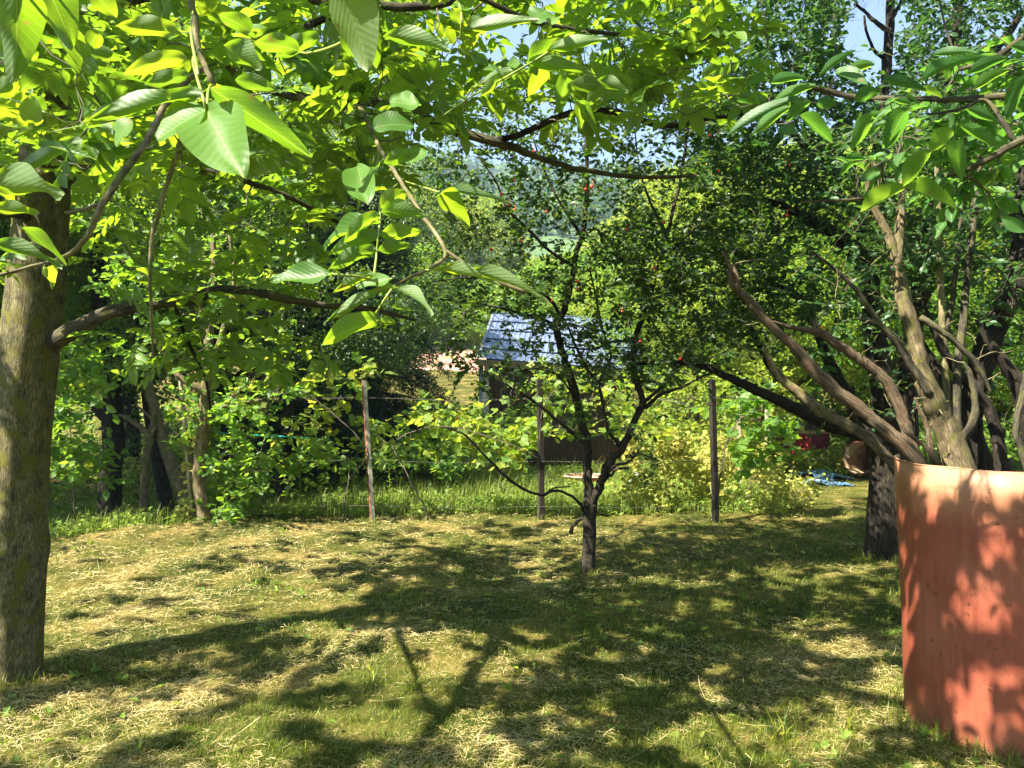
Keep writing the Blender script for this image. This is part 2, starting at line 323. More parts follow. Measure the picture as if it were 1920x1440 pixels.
# ------------------------------------------------------------------ terrain
def sst(a, b, x): t = np.clip((x-a)/(b-a), 0, 1); return t*t*(3-2*t)
def vnoise(x, y, f, s=0):
    return (np.sin(f*x*1.0+1.7*np.sin(f*.63*y+s)+s)*np.cos(f*y*1.13+1.3*np.sin(f*.71*x+2*s)-s))
def gh(x, y):
    x = np.asarray(x, float); y = np.asarray(y, float)
    ye = 9.0+.25*np.sin(x*.9)-1.75*sst(-2.9,-4.9,x)*1.0
    ye = np.where(x < -2.9, 9.0+.1-(np.clip(-2.9-x,0,2.4))*.85, ye)
    drop = (.14+.36*sst(-2.4,-3.6,x)*(1-sst(14,18,y)))*sst(0, 2.3, y-ye)
    right = sst(3.0, 4.6, x)
    drop = drop*(1-right)+right*.2*sst(8.6, 16, y)
    z = -drop
    z = z-.02*np.clip(y-11, 0, 9)+np.where(y > 22, .16*(np.clip(y, 22, 110)-22), 0)
    z = z+np.where(y > 110, .305*(np.clip(y,110,640)-110), 0)
    z = z+.07*np.exp(-((x+3.3)**2/1.3+(y-8.1)**2/.5))+.05*np.exp(-((x+.3)**2/.5+(y-4.6)**2/.15))+.07*np.exp(-((x-2.1)**2/1.2+(y-3.3)**2/.6))
    near = np.exp(-np.clip(y-12,0,None)/20)
    z = z+near*(.024*vnoise(x,y,2.1)+.014*vnoise(x,y,5.3,1)+.009*vnoise(x,y,13,2)+.006*vnoise(x,y,27,3))
    far = sst(30, 110, y); z = z+far*(1.6*vnoise(x,y,.05,1)+.5*vnoise(x,y,.13,2))
    hf = sst(150, 560, y); z = z+hf*(14*vnoise(x,y,.006,4)+5*vnoise(x,y,.019,2))
    return z
def ground_mat():
    m, t = newmat('lawn_earth')
    co = N(t, 'ShaderNodeTexCoord')
    n1 = N(t, 'ShaderNodeTexNoise', Scale=1.6, Detail=8., Roughness=.7); n2 = N(t, 'ShaderNodeTexNoise', Scale=38., Detail=6., Roughness=.75)
    for n in (n1, n2): t.links.new(co.outputs['Object'], n.inputs['Vector'])
    c1 = ramp(t, n1.outputs['Fac'], [(.36,(.030,.045,.006)),(.5,(.075,.075,.014)),(.62,(.20,.15,.05))])
    c2 = ramp(t, n2.outputs['Fac'], [(.3,(.35,.33,.25)),(.55,(.9,.9,.8)),(.75,(1.5,1.45,1.2))])
    mx = N(t, 'ShaderNodeMix', data_type='RGBA', blend_type='MULTIPLY'); mx.inputs[0].default_value = 1
    t.links.new(c1, mx.inputs[6]); t.links.new(c2, mx.inputs[7])
    b = N(t, 'ShaderNodeBsdfPrincipled', Roughness=.95); b.inputs['Specular IOR Level'].default_value = .15
    t.links.new(mx.outputs[2], b.inputs['Base Color'])
    bp = N(t, 'ShaderNodeBump', Strength=.8, Distance=.02); t.links.new(n2.outputs['Fac'], bp.inputs['Height']); t.links.new(bp.outputs[0], b.inputs['Normal'])
    o = N(t, 'ShaderNodeOutputMaterial'); t.links.new(b.outputs[0], o.inputs[0]); return m
M['ground'] = ground_mat()
M['hill'] = surf('hill_floor', [(.3,(.03,.06,.018)),(.7,(.07,.12,.035))], .05, .95, .1, .5)
def sheet(name, xs, ys, mat, kind='structure'):
    X, Y = np.meshgrid(xs, ys); Z = gh(X, Y); V = np.stack([X, Y, Z], -1).reshape(-1,3)
    nx, ny = len(xs), len(ys); a = (np.arange(ny-1)[:,None]*nx+np.arange(nx-1)[None]).reshape(-1)
    mb = MB(); mb.add(V, None, np.stack([a, a+1, a+nx+1, a+nx], -1)); o = mb.build(name, mat, smooth=True); o['kind'] = kind; return o
def grow(a, b, s0, k):
    out = [a]; s = s0
    while out[-1] < b: out.append(out[-1]+s); s *= k
    out[-1] = b; return out
xr = grow(7, 760, .15, 1.13); xs = np.array([-v for v in reversed(xr)]+list(np.arange(-6.95, 6.96, .05))+xr)
ys = np.array([-v for v in reversed(grow(-2.2, 90, .3, 1.2))]+list(np.arange(2.3, 11, .05))+grow(11, 110, .12, 1.06))
sheet('ground', xs, ys, M['ground'])
hs = np.arange(-900, 901, 12.)
sheet('hill', hs, np.concatenate([[110], np.arange(118, 1000, 9.)]), M['hill'])

# lit patches of the lawn, in photograph pixels on the ground plane: where sun gets down between the leaves
LIT = [(250,1015,190,42,1),(520,1005,170,30,1),(640,1040,110,18,.9),(160,1090,130,45,1),(380,1120,110,16,.7),(140,1190,100,25,1),(300,1200,120,30,1),(560,1110,140,22,.6),
       (230,1235,120,14,.8),(620,1275,80,14,.9),(850,1215,90,16,1),(900,1260,110,30,.95),(750,1350,120,40,.9),(70,1400,120,45,.8),(280,1350,110,18,.5),(1010,1225,90,12,.8),
       (1345,1132,50,10,1),(1390,1100,120,9,.7),(1620,1222,70,22,1),(1570,1350,60,36,1),(1490,1400,80,40,.8),(1190,1290,70,26,.7),(960,1010,60,10,.6),
       (700,1160,60,12,.6),(1150,1195,60,12,.6),(1240,1400,60,25,.5),(1640,1290,40,12,.8),(460,1400,80,20,.5),(900,1080,60,10,.4),(1560,1010,40,8,.5)]
for _ in range(170):
    _y = 985+440*rng.random()**1.3; LIT.append((rng.uniform(300, 1750), _y, rng.uniform(10, 26)*(1+(_y-985)/400), rng.uniform(3.5, 8)*(1+(_y-985)/300), 1))
def lit(px, py):
    r = np.zeros(len(px))
    for cx, cy, rx, ry, a in LIT: r = np.maximum(r, a*np.exp(-(((px-cx)/rx)**2+((py-cy)/ry)**2)**1.5*.8))
    return r
def ground_hit(p):
    k = p[:,2]/S[2]; return p-S[None]*k[:,None]
def keep_lit(p, strength=1.):
    g = ground_hit(p); vis = (g[:,1] > 2.2) & (g[:,1] < 9.6); px, py = PX(g*np.array([1,1,0]))
    return rng.random(len(p)) > np.where(vis, lit(px, py)*strength, 0)
def keep_beyond(p, strength=.85):
    k = (p[:,2]-.4)/S[2]; g = p-S[None]*k[:,None]
    return rng.random(len(p)) > strength*((g[:,1] > 8.6) & (g[:,1] < 17) & (g[:,0] > -.33*g[:,1]) & (g[:,0] < .46*g[:,1]))
def keep_weeds(p, pr=.75):
    k = (p[:,2]-.1)/S[2]; g = p-S[None]*k[:,None]
    return rng.random(len(p)) > pr*((g[:,1] > 9.3) & (g[:,1] < 15) & (g[:,0] > -.24*g[:,1]) & (g[:,0] < .5*g[:,1]) & (p[:,2] > .5))
SUNNY = []     # places the photograph shows in sun: (point, radius, share of leaves kept off the ray)
def keep_rays(p):
    k = np.ones(len(p), bool)
    for T, r, pr in SUNNY:
        v = p-T; a = v@S; d2 = np.sum(v*v, 1)-a*a; k &= ~((a > .25) & (d2 < r*r) & (rng.random(len(p)) < pr))
    return k
def clear_cam(p, r=1.2): return np.linalg.norm(p-np.array([0,0,EYE]), axis=1) > r

# ------------------------------------------------------------------ crowns grown from cluster centres
def connect(mb, centers, skel_p, skel_r, mat=0, up=.25, nside=5, rmax=.02, rtip=.0025):
    """run a twig from every cluster centre to the nearest wood; returns nothing, adds tubes"""
    centers = np.asarray(centers); cap = len(skel_p)+len(centers)*6
    SP = np.empty((cap,3)); SR = np.empty(cap); k = len(skel_p); SP[:k] = skel_p; SR[:k] = skel_r
    d0 = np.array([np.min(np.sum((skel_p-c)**2, 1)) for c in centers]); 
    for i in np.argsort(d0):
        c = centers[i]; dd = np.sum((SP[:k]-c)**2, 1); j = int(np.argmin(dd)); a = SP[j]; L = math.sqrt(dd[j])
        if L < .03: continue
        t = np.array([0,.22,.45,.7,1.])[:,None]; mid = (a+c)/2+np.array([0,0,up*L*.4])+rng.normal(size=3)*.1*L
        p = (1-t)**2*a+2*t*(1-t)*mid+t*t*c+rng.normal(size=(5,3))*.025*L*np.array([0,1,1,1,0])[:,None]
        r0 = min(SR[j]*.7, rmax, .003+.008*L); r = np.interp(t[:,0], [0,1], [max(r0, rtip), rtip])
        tube(mb, p, r, nside, .5, mat, cap=False)
        SP[k:k+4] = p[1:]; SR[k:k+4] = r[1:]; k += 4
def sprigs(mb, centers, nspr=4, slen=.25, nleaf=7, L=.06, W=.03, tmpl=LEAF6, lmat=0, smat=1, droop=.15, upb=.2, filt=None, tilt=.55, out=None, stick=.004, lvar=.3):
    centers = np.asarray(centers); n = len(centers)
    if n == 0: return
    O = np.repeat(centers, nspr, 0); D = rng.normal(size=O.shape); D[:,2] += upb
    if out is not None: D += nrm(O-out)*.8
    D = nrm(D); ln = slen*(.6+.8*rng.random(len(O)))
    u, v, w_ = frames(D, rv(len(D)))
    if smat is not None and stick > 0: mb.inst(STICK, O, D*ln[:,None], v*stick, w_*stick, np.full(len(O), .5), smat)
    t = np.tile(np.linspace(.15, 1, nleaf), len(O)); sg = np.tile(np.where(np.arange(nleaf) % 2, 1., -1.), len(O))
    Oi = np.repeat(O, nleaf, 0); Di = np.repeat(D, nleaf, 0); vi = np.repeat(v, nleaf, 0); li = np.repeat(ln, nleaf)
    pos = Oi+Di*(t*li)[:,None]
    hv = np.cross(Di, np.array([0,0,1.])); hv = nrm(hv+.15*rng.normal(size=hv.shape))
    ld = nrm(Di*.55+hv*sg[:,None]*.9+rng.normal(size=hv.shape)*.35-np.array([0,0,droop]))
    up = np.array([0,0,1.])+rng.normal(size=ld.shape)*tilt
    sz = 1+lvar*(rng.random(len(pos))*2-1)
    cb = np.repeat(rng.random(n), nspr*nleaf); rnd = np.clip(.5*cb+.5*rng.random(len(pos)), 0, 1)
    ok = np.ones(len(pos), bool)
    if filt is not None: ok = filt(pos)
    ld, sd, up = frames(ld, up)
    ld, sd, up, pos, sz, rnd = ld[ok], sd[ok], up[ok], pos[ok], sz[ok], rnd[ok]
    mb.inst(tmpl, pos, ld*(L*sz)[:,None], sd*(W*sz)[:,None], up*(L*sz)[:,None], rnd, lmat)
def compounds(mb, centers, per=3, size=.32, lmat=0, filt=None, droop=.25, out=None):
    centers = np.asarray(centers); O = np.repeat(centers, per, 0); n = len(O)
    D = rng.normal(size=O.shape); D[:,2] = D[:,2]*.35-droop
    if out is not None: D += nrm(O-out)*.4
    up = np.array([0,0,1.])+rng.normal(size=D.shape)*.35
    d, s, u = frames(D, up); sz = size*(.7+.6*rng.random(n)); rnd = np.clip(np.repeat(rng.random(len(centers)), per)*.4+rng.random(n)*.6, 0, 1)
    ok = np.ones(n, bool) if filt is None else filt(O+d*(sz*.6)[:,None])
    var = rng.integers(0, len(COMP), n)
    for k in range(len(COMP)):
        m = ok & (var == k); mb.inst(COMP[k], O[m], d[m]*sz[m,None], s[m]*sz[m,None], u[m]*sz[m,None], rnd[m], lmat)
def ellip(n, c, r, shell=.0):
    p = rv(n)*(shell+(1-shell)*rng.random((n,1))**(1/3.)); return np.asarray(c)+p*np.asarray(r)
def pxcloud(n, x0, x1, y0, y1, d0, d1):
    x = rng.uniform(x0, x1, n); y = rng.uniform(y0, y1, n); d = rng.uniform(d0, d1, n)
    return np.stack([(x-960)/F*d, d, EYE-(y-720)/F*d], -1)
def clumpy(p, f=1.3, thr=0., s=0):
    v = np.sin(p[:,0]*f*2+s)*np.cos(p[:,1]*f*1.7+s*2)+np.sin(p[:,2]*f*2.3+s*3+p[:,0]*f); return p[v > thr]

def leaf_px(mb, lst, tmpls, mat=0):
    """single near leaves: base px, tip px, width px, distance, facing; the leaf lies on a real tilted plane"""
    for (bx, by, tx, ty, wd, d, face) in lst:
        B = P(bx, by, d); n0 = {'u': (.25*rng.normal(), .62, .75), 'f': (-.3, -.75, .6), 's': (.15*rng.normal(), .3, .95)}[face]
        n0 = nrm(np.array(n0)+rng.normal(size=3)*.06)
        def hit(x, y):
            r = P(x, y, 1.)-np.array([0,0,EYE]); den = np.dot(n0, r); den = math.copysign(max(abs(den), .22), den)
            k = np.dot(n0, B-np.array([0,0,EYE]))/den; k = min(max(k, d*.7), d*1.35); return np.array([0,0,EYE])+r*k
        T = hit(tx, ty); dx, dy = tx-bx, ty-by; l = math.hypot(dx, dy)+1e-6
        mx, my = (bx+tx)/2, (by+ty)/2; a = hit(mx-dy/l*wd/2, my+dx/l*wd/2); b = hit(mx+dy/l*wd/2, my-dx/l*wd/2)
        ax = T-B; w_ = (a-b)*1.08; nn = nrm(np.cross(ax, w_)); 
        if nn[2] < 0: nn = -nn; w_ = -w_
        L = np.linalg.norm(ax); tm = tmpls[rng.integers(len(tmpls))]
        mb.inst(tm, B[None], ax[None], w_[None], (nn*L)[None], np.array([rng.random()]), mat)
# ------------------------------------------------------------------ walnut tree, left foreground
wal = empty('walnut_tree', P(18,1262,4.18), 'big walnut tree with mossy grey trunk at the left edge, wide bright green leaf canopy', 'tree')
WL = tuple(wal.location)
mb = MB()
def wlump(t, a):
    k = 1+.035*np.sin(3*a+5*t)+.03*np.sin(7*a+1+9*t)
    k = k+.5*math.exp(-(t/.03)**2)*(1+.3*np.sin(5*a))
    for t0, a0, h in ((.145,4.9,.16),(.27,4.2,.14),(.33,5.6,.08),(.24,5.9,.08)): k = k+h*np.exp(-((t-t0)/.012)**2-((np.angle(np.exp(1j*(a-a0))))/.28)**2)
    return k
WT = [(12,1300,4.15,62),(20,1230,4.17,55),(26,1000,4.2,52),(34,860,4.22,51),(48,740,4.24,50),(62,600,4.26,48),(72,480,4.28,47),(80,380,4.3,44),(88,260,4.3,38),(100,150,4.3,30),(118,30,4.3,24),(140,-140,4.2,20),(150,-420,4.0,14),(170,-700,3.9,7)]
wp, wr = limb(mb, WT, n=40, sub=12, rough=.012, lump=wlump)
mb.build('trunk', M['bark_walnut'], wal, True, WL)
sk_p, sk_r = [wp], [wr]
WB = [ # branches seen in the photograph
 [(100,640,4.25,20),(150,612,4.2,15),(205,588,4.15,13),(300,567,4.2,11.5),(365,562,4.2,12),(400,546,4.2,10),(470,545,4.25,9),(540,562,4.35,8),(600,572,4.45,6.5),(690,578,4.6,5),(780,600,4.8,3)],
 [(98,160,4.3,18),(140,112,4.2,14),(200,84,4.1,12),(270,86,4.0,11),(335,96,3.9,10),(400,118,3.8,9.5),(470,150,3.7,9.5),(560,182,3.6,9),(680,190,3.5,9),(760,205,3.5,10),(840,242,3.5,10),(928,266,3.5,9),(1000,292,3.6,6),(1090,318,3.7,5),(1200,332,3.8,4),(1300,330,3.9,2.5)],
 [(925,265,3.5,6),(985,248,3.5,6),(1060,215,3.55,6),(1135,208,3.6,6),(1190,222,3.65,6),(1250,236,3.7,5.5),(1330,222,3.8,4),(1420,212,3.9,2.5)],
 [(85,300,4.3,14),(60,230,4.2,12),(0,190,4.1,11),(-90,140,4.0,9),(-220,60,3.8,6)],
 [(80,390,4.3,12),(150,315,4.2,9),(215,302,4.1,8),(320,310,4.1,7),(420,330,4.2,6),(520,360,4.3,5),(640,420,4.5,4),(740,470,4.7,3)],
 [(75,420,4.3,10),(20,400,4.0,8),(-40,420,3.7,7),(-140,440,3.3,5)],
 [(110,90,4.3,14),(140,40,4.1,11),(250,0,3.8,10),(400,-20,3.5,9),(560,-5,3.3,8),(700,10,3.2,8),(820,10,3.2,7),(880,-10,3.2,5),(1000,40,3.3,5),(1120,60,3.4,4),(1240,70,3.6,3)],
 [(470,150,3.7,8),(560,60,3.5,7),(640,20,3.4,6),(760,-60,3.3,5),(900,-160,3.2,4)],
 [(560,182,3.6,7),(610,205,3.3,6),(670,200,2.9,5.5),(705,265,2.6,5.5),(745,330,2.4,5.5),(790,400,2.3,5),(835,470,2.2,5.5),(812,500,2.15,5),(770,520,2.1,5),(735,538,2.0,4)],
 [(835,470,2.2,6),(880,500,2.2,5),(930,525,2.2,5),(980,545,2.2,7),(998,540,2.2,5)],
 [(118,40,4.3,13),(60,-120,3.4,14),(200,-200,2.6,14),(330,-60,2.0,11),(362,20,1.9,9),(372,90,1.85,9),(392,140,1.8,8),(402,160,1.8,6)],
 [(385,125,1.85,7),(340,160,1.8,7),(305,205,1.75,9),(275,265,1.7,9),(235,320,1.65,9),(192,382,1.6,9),(165,440,1.6,8),(125,480,1.6,7),(60,500,1.55,6),(-20,520,1.5,5)],
 [(192,382,1.6,7),(160,392,1.6,5),(122,400,1.6,4)],
 [(345,215,2.2,4),(333,285,2.2,6),(305,370,2.2,6),(285,450,2.2,6),(282,520,2.2,5),(284,600,2.25,4.5),(288,670,2.3,3)],
 [(330,570,4.2,5),(336,600,4.25,4),(352,640,4.3,3.5),(372,680,4.35,3),(388,720,4.4,2.5),(394,770,4.4,1.5)],
 [(50,330,4.3,9),(-10,340,3.6,9),(-160,300,2.6,9)],
]
for b in WB:
    mb = MB(); b = [(x,y,d,r*(.68 if d < 2.7 else 1)) for x,y,d,r in b]; p, r = limb(mb, b, n=10, sub=7, rough=.04, jit=.1)
    mb.build('branch', M['twig_pale'] if min(q[2] for q in b) < 2.5 else M['bark_dark'] if b[0][0] > 300 else M['bark_grey'], wal, True, WL)
    sk_p.append(p); sk_r.append(r)
for A, R in (([(-2.65,4.0,3.6),(-1.6,2.4,4.1),(-.4,.9,4.5),(1.0,-.4,4.8),(2.6,-1.2,5.0)], [.08,.06,.045,.03,.012]),
             ([(-2.6,4.1,3.9),(-3.3,2.2,4.6),(-4.2,.3,5.0),(-5.2,-1.5,5.2)], [.07,.05,.035,.012]),
             ([(-2.6,4.1,4.1),(-1.4,4.4,4.9),(.1,5.0,5.4),(1.6,5.4,5.5)], [.06,.05,.035,.012]),
             ([(-2.6,4.1,4.0),(-4.0,4.8,4.9),(-5.6,5.6,5.3),(-7.0,6.2,5.4)], [.06,.05,.035,.012]),
             ([(-2.6,4.1,4.4),(-2.6,5.4,5.2),(-2.2,6.8,5.6)], [.05,.035,.012]),
             ([(-2.6,4.1,3.8),(-1.8,3.6,4.6),(-.6,2.6,4.9),(1.4,2.2,5.0),(3.2,2.4,5.1)], [.07,.055,.04,.03,.012])):
    mb = MB(); p, r = wlimb(mb, A, R, jit=.15); mb.build('branch', M['bark_grey'], wal, True, WL); sk_p.append(p); sk_r.append(r)
SKP, SKR = np.vstack(sk_p), np.concatenate(sk_r)
LP = [(30,-30,42,132,88,1.0,'u'),(80,-40,143,78,72,1.05,'u'),(172,-20,218,34,42,1.1,'u'),(-40,30,18,95,60,1.1,'u'),
 (378,178,172,204,36,1.0,'u'),(395,165,576,284,50,.95,'u'),(385,205,440,310,128,1.0,'f'),(386,205,288,252,56,1.0,'f'),
 (-40,345,140,341,50,1.1,'u'),(-20,390,72,402,24,1.1,'u'),(-30,455,122,482,22,1.15,'u'),(38,425,126,482,20,1.2,'u'),(82,500,98,542,24,1.2,'s'),
 (-10,180,35,150,40,1.3,'u'),(35,200,85,215,48,1.3,'u'),(60,190,88,205,30,1.3,'u'),(150,268,30,312,30,1.4,'u'),(75,275,152,270,16,1.4,'f'),
 (628,-30,712,112,84,.95,'u'),(650,40,705,130,70,1.0,'u'),(718,68,852,72,34,1.2,'u'),(868,45,925,42,26,1.3,'u'),(866,58,1015,30,26,1.3,'u'),(862,45,848,15,26,1.3,'u'),(866,62,930,52,22,1.3,'u'),
 (1000,40,1020,12,40,1.3,'f'),(1030,45,1040,5,42,1.3,'f'),(985,117,1098,120,28,1.4,'u'),(1025,95,1142,68,26,1.4,'u'),(990,112,1055,75,30,1.4,'u'),(975,120,950,118,20,1.4,'f'),(962,132,898,158,24,1.4,'u'),(1000,125,1006,140,14,1.4,'u'),(945,140,900,178,22,1.4,'u'),
 (688,382,664,296,60,1.35,'f'),(712,402,640,440,30,1.35,'u'),(714,398,800,386,34,1.35,'u'),(714,390,762,356,38,1.35,'u'),(712,418,582,430,28,1.35,'f'),(712,442,792,438,30,1.35,'u'),(708,440,620,470,34,1.35,'u'),(706,468,618,492,30,1.35,'u'),(708,470,770,462,24,1.35,'u'),
 (624,514,508,530,34,1.2,'f'),(735,540,836,566,16,1.25,'u'),(735,540,622,582,20,1.25,'u'),(712,600,600,620,40,1.25,'u'),(712,602,742,604,16,1.25,'u'),(735,575,774,580,10,1.25,'u'),(700,515,636,530,20,1.25,'u'),(735,522,672,540,22,1.25,'f'),
 (872,508,1024,530,20,1.4,'u'),(815,505,936,512,16,1.4,'u'),(860,505,935,520,16,1.4,'u'),(820,364,880,405,38,1.4,'s'),(828,358,946,358,13,1.4,'u'),
 (1062,140,1048,215,30,1.9,'s'),(1075,185,1128,250,18,1.9,'s'),(1085,190,1090,236,22,1.9,'s'),(1030,135,985,165,30,1.9,'s'),(1120,150,1180,165,24,1.9,'u'),
 (770,290,720,300,30,1.7,'u'),(760,300,800,280,30,1.7,'f'),(700,240,770,215,40,1.7,'f'),(730,190,790,200,34,1.6,'f'),(655,130,620,130,26,1.4,'u'),(600,70,520,95,36,1.3,'u'),(560,95,480,70,40,1.3,'u'),(470,60,420,20,36,1.2,'u'),(420,85,500,120,44,1.3,'u'),(330,60,230,40,40,1.3,'u'),(350,110,235,120,38,1.3,'u'),(355,140,270,160,30,1.2,'u'),(440,150,520,165,30,1.4,'u'),(250,225,205,258,32,1.3,'f'),(240,200,150,235,30,1.4,'u')]
for bx_, by_, tx_, ty_, w__, d_, f_ in LP:
    if rng.random() < .75: SUNNY.append((P((bx_+tx_)/2, (by_+ty_)/2, d_), .12, .9))
for y_, r_ in ((560,.12),(610,.12),(660,.13),(740,.07),(850,.06),(900,.05),(1010,.05)): SUNNY.append((P(36 if y_ < 800 else 12, y_, 4.05), r_, .95))
for y_ in (780, 930, 1100): pass
for x_, y_, r_ in ((1740,880,.13),(1820,880,.16),(1900,890,.18),(1910,1000,.16),(1740,1010,.05),(1760,1080,.045),(1800,1130,.07),(1840,1180,.085),(1880,1220,.10),(1720,1090,.045),(1780,1270,.045),(1830,1350,.08),(1850,1290,.07),(1730,1320,.06),(1900,1130,.07),(1700,1240,.04),(1870,1380,.08)): SUNNY.append((P(x_, y_, 3.25), r_, .95))
for x_, y_ in ((1760,800),(1790,850),(1700,850),(1660,800),(1560,730),(1440,600),(1640,700)): SUNNY.append((P(x_, y_, 5.1), .13, .8))
for x_, y_ in ((1480,200),(1380,235),(1830,100),(1850,140),(1690,310)): SUNNY.append((P(x_, y_, 1.75), .12, .85))
# what the photograph shows of the crown, region by region, then the part above the frame
C = [pxcloud(330, -60, 820, -60, 330, 2.6, 5.8), pxcloud(95, -60, 650, 300, 560, 3.6, 5.8), pxcloud(30, 240, 620, 540, 690, 4.0, 5.0),
     pxcloud(125, 700, 1420, -60, 205, 2.8, 4.8), pxcloud(22, 640, 900, 180, 330, 2.8, 4.2), pxcloud(30, -60, 560, 0, 330, 2.0, 2.9), pxcloud(8, 1020,1300,170,300,3.0,3.8)]
C = np.vstack(C); px, py = PX(C)
hole = ((px > 780) & (px < 1260) & (py > 235+ (0)) ) | ((np.abs(px-70) < 60) & (py > 330))
C = C[~hole]; SHT = np.array([P(rng.uniform(-10,100), rng.uniform(700,1240), 4.1) for _ in range(16)]); SHT = SHT+S[None]*(rng.uniform(1.6,3.2,16)/S[2])[:,None]; C = np.vstack([C, SHT])
# shade casters above the frame: sample lawn points, lift them towards the sun
n = 1300; gy = rng.uniform(2.4, 9.2, n); gx = rng.uniform(-.8, .62, n)*gy
G = np.stack([gx, gy, np.zeros(n)], -1); H = rng.uniform(3.6, 5.6, n); U = G+S[None]*(H/S[2])[:,None]
ux, uy = PX(U); inview = (U[:,1] > .4) & (ux > -80) & (ux < 2000) & (uy > -40)
U = U[~inview & keep_lit(U, 1.1) & (U[:,0] > -9) & (U[:,0] < 3.2)]; U = U[keep_beyond(U)][:430]
TOP = ellip(60, (-2.2,4.4,6.0), (4.2,3.6,1.2)); tx_, ty_ = PX(TOP); TOP = TOP[(ty_ < -40)]; TOP = TOP[keep_lit(TOP, 1) & keep_beyond(TOP)]
crown = MB()
connect(crown, np.vstack([C, U, TOP]), SKP, SKR, mat=1, up=.1, rmax=.014, rtip=.0022)
def near_win(p, r=1.5):
    x, y = PX(p); vis = (p[:,1] > .3) & (x > -100) & (x < 2020) & (y > -100) & (y < 1540)
    bad = vis & (((x > 770) & (x < 1270) & (y > 255) & (y < 470)) | ((x > 640) & (y > 400)) | ((x>1180)&(y>230)) | (y > 720))
    return ~bad & clear_cam(p, r)
compounds(crown, C, 3, .215, filt=lambda p: near_win(p, 1.9) & keep_lit(p, .8) & keep_beyond(p,.5) & keep_rays(p), droop=.05)
compounds(crown, np.vstack([U, TOP]), 4, .27, filt=lambda p: keep_lit(p, 1) & keep_beyond(p) & keep_rays(p) & clear_cam(p, 1.6) & near_win(p), droop=.2)
leaf_px(crown, LP, HD_WAL)
st = lambda pts, r=.0022: tube(crown, catmull([P(*q) for q in pts], 5), r, 5, .9, 2)
for s_ in ([(402,160,1.8),(392,165,1.3),(388,200,1.0)],[(372,90,1.85),(362,110,1.3),(368,140,1.1),(380,180,1.0),(388,210,1.0)],[(362,20,1.9),(358,60,1.3),(372,140,1.05)],
           [(560,182,3.6),(520,100,2.),(575,100,1.4),(640,80,1.1),(660,50,1.0)],[(812,230,3.5),(870,190,1.7),(940,150,1.4),(1000,115,1.4),(1040,90,1.4)],[(745,345,2.4),(718,370,1.5),(712,420,1.35),(706,480,1.35),(700,525,1.3)],
           [(735,538,2.0),(740,540,1.5),(735,541,1.25),(700,595,1.25)],[(812,500,2.15),(800,506,1.6),(870,508,1.4)],[(735,540,1.3),(680,520,1.22),(622,514,1.2)],[(20,-80,1.6),(25,-40,1.0)],[(60,-80,1.6),(80,-40,1.05)],[(620,-80,1.6),(628,-30,.95)],
           [(0,180,2.),(60,200,1.35),(130,235,1.35)],[(-60,350,2),(-30,350,1.1)],[(-60,450,2.),(-10,460,1.15)],[(760,340,2.4),(822,360,1.4)],[(850,-20,2.),(864,20,1.3),(864,75,1.3)]): st(s_)
M['stalk'] = leafmat('leaf_stalk', [(.25,.32,.06)]*3, [(.3,.4,.05)]*3, .2)
crown.build('crown', [M['walnut'], M['twig'], M['stalk']], wal, True, WL)

# ------------------------------------------------------------------ cherry tree reaching in from the right
che = empty('cherry_tree', (4.3,.9,0), 'cherry tree outside the right edge, serrated leaf sprays hanging in over the red tank', 'tree')
CL = tuple(che.location); mb = MB()
p0, r0 = wlimb(mb, [(4.3,.9,-.1),(4.25,.95,1.2),(4.1,1.1,2.4),(3.9,1.3,3.6),(3.7,1.4,5.0)], [.13,.11,.09,.07,.03], n=14)
mb.build('trunk', M['bark_grey'], che, True, CL)
sp, sr = [p0], [r0]
for b in ([(2300,60,1.8,12),(2050,170,2.0,10),(1960,240,2.1,9),(1905,268,2.15,8),(1850,300,2.2,6),(1800,322,2.3,5),(1720,345,2.4,4),(1630,370,2.5,3),(1500,380,2.6,2)],
          [(2250,40,1.8,12),(2050,110,2.1,9),(1920,170,2.2,7),(1800,186,2.3,6),(1700,184,2.4,5),(1600,182,2.5,6),(1520,165,2.5,5),(1470,180,2.5,3),(1400,215,2.5,2)],
          [(2250,-40,1.8,12),(2050,20,2.0,9),(1940,60,2.1,7),(1860,110,2.2,5),(1800,130,2.3,3)],
          [(1905,268,2.15,5),(1850,190,2.2,4),(1800,205,2.2,3),(1740,215,2.3,2)]):
    mb = MB(); b = [(x,y,d,r) for x,y,d,r in b]; p, r = limb(mb, b, n=8, rough=.06, jit=.1)
    q = catmull([p0[16], (p0[16]+p[0])/2+np.array([0,0,.15]), p[0]], 5); tube(mb, q, np.linspace(.035, r[0], len(q)), 8)
    mb.build('branch', M['bark_grey'], che, True, CL); sp.append(p); sr.append(r)
CC = np.vstack([pxcloud(5,1400,1560,150,235,2.3,2.8), pxcloud(16,1640,1960,170,300,2.3,3.1), pxcloud(16,1600,1960,290,400,2.3,3.1), pxcloud(8,1780,1960,80,160,2.2,2.8)])
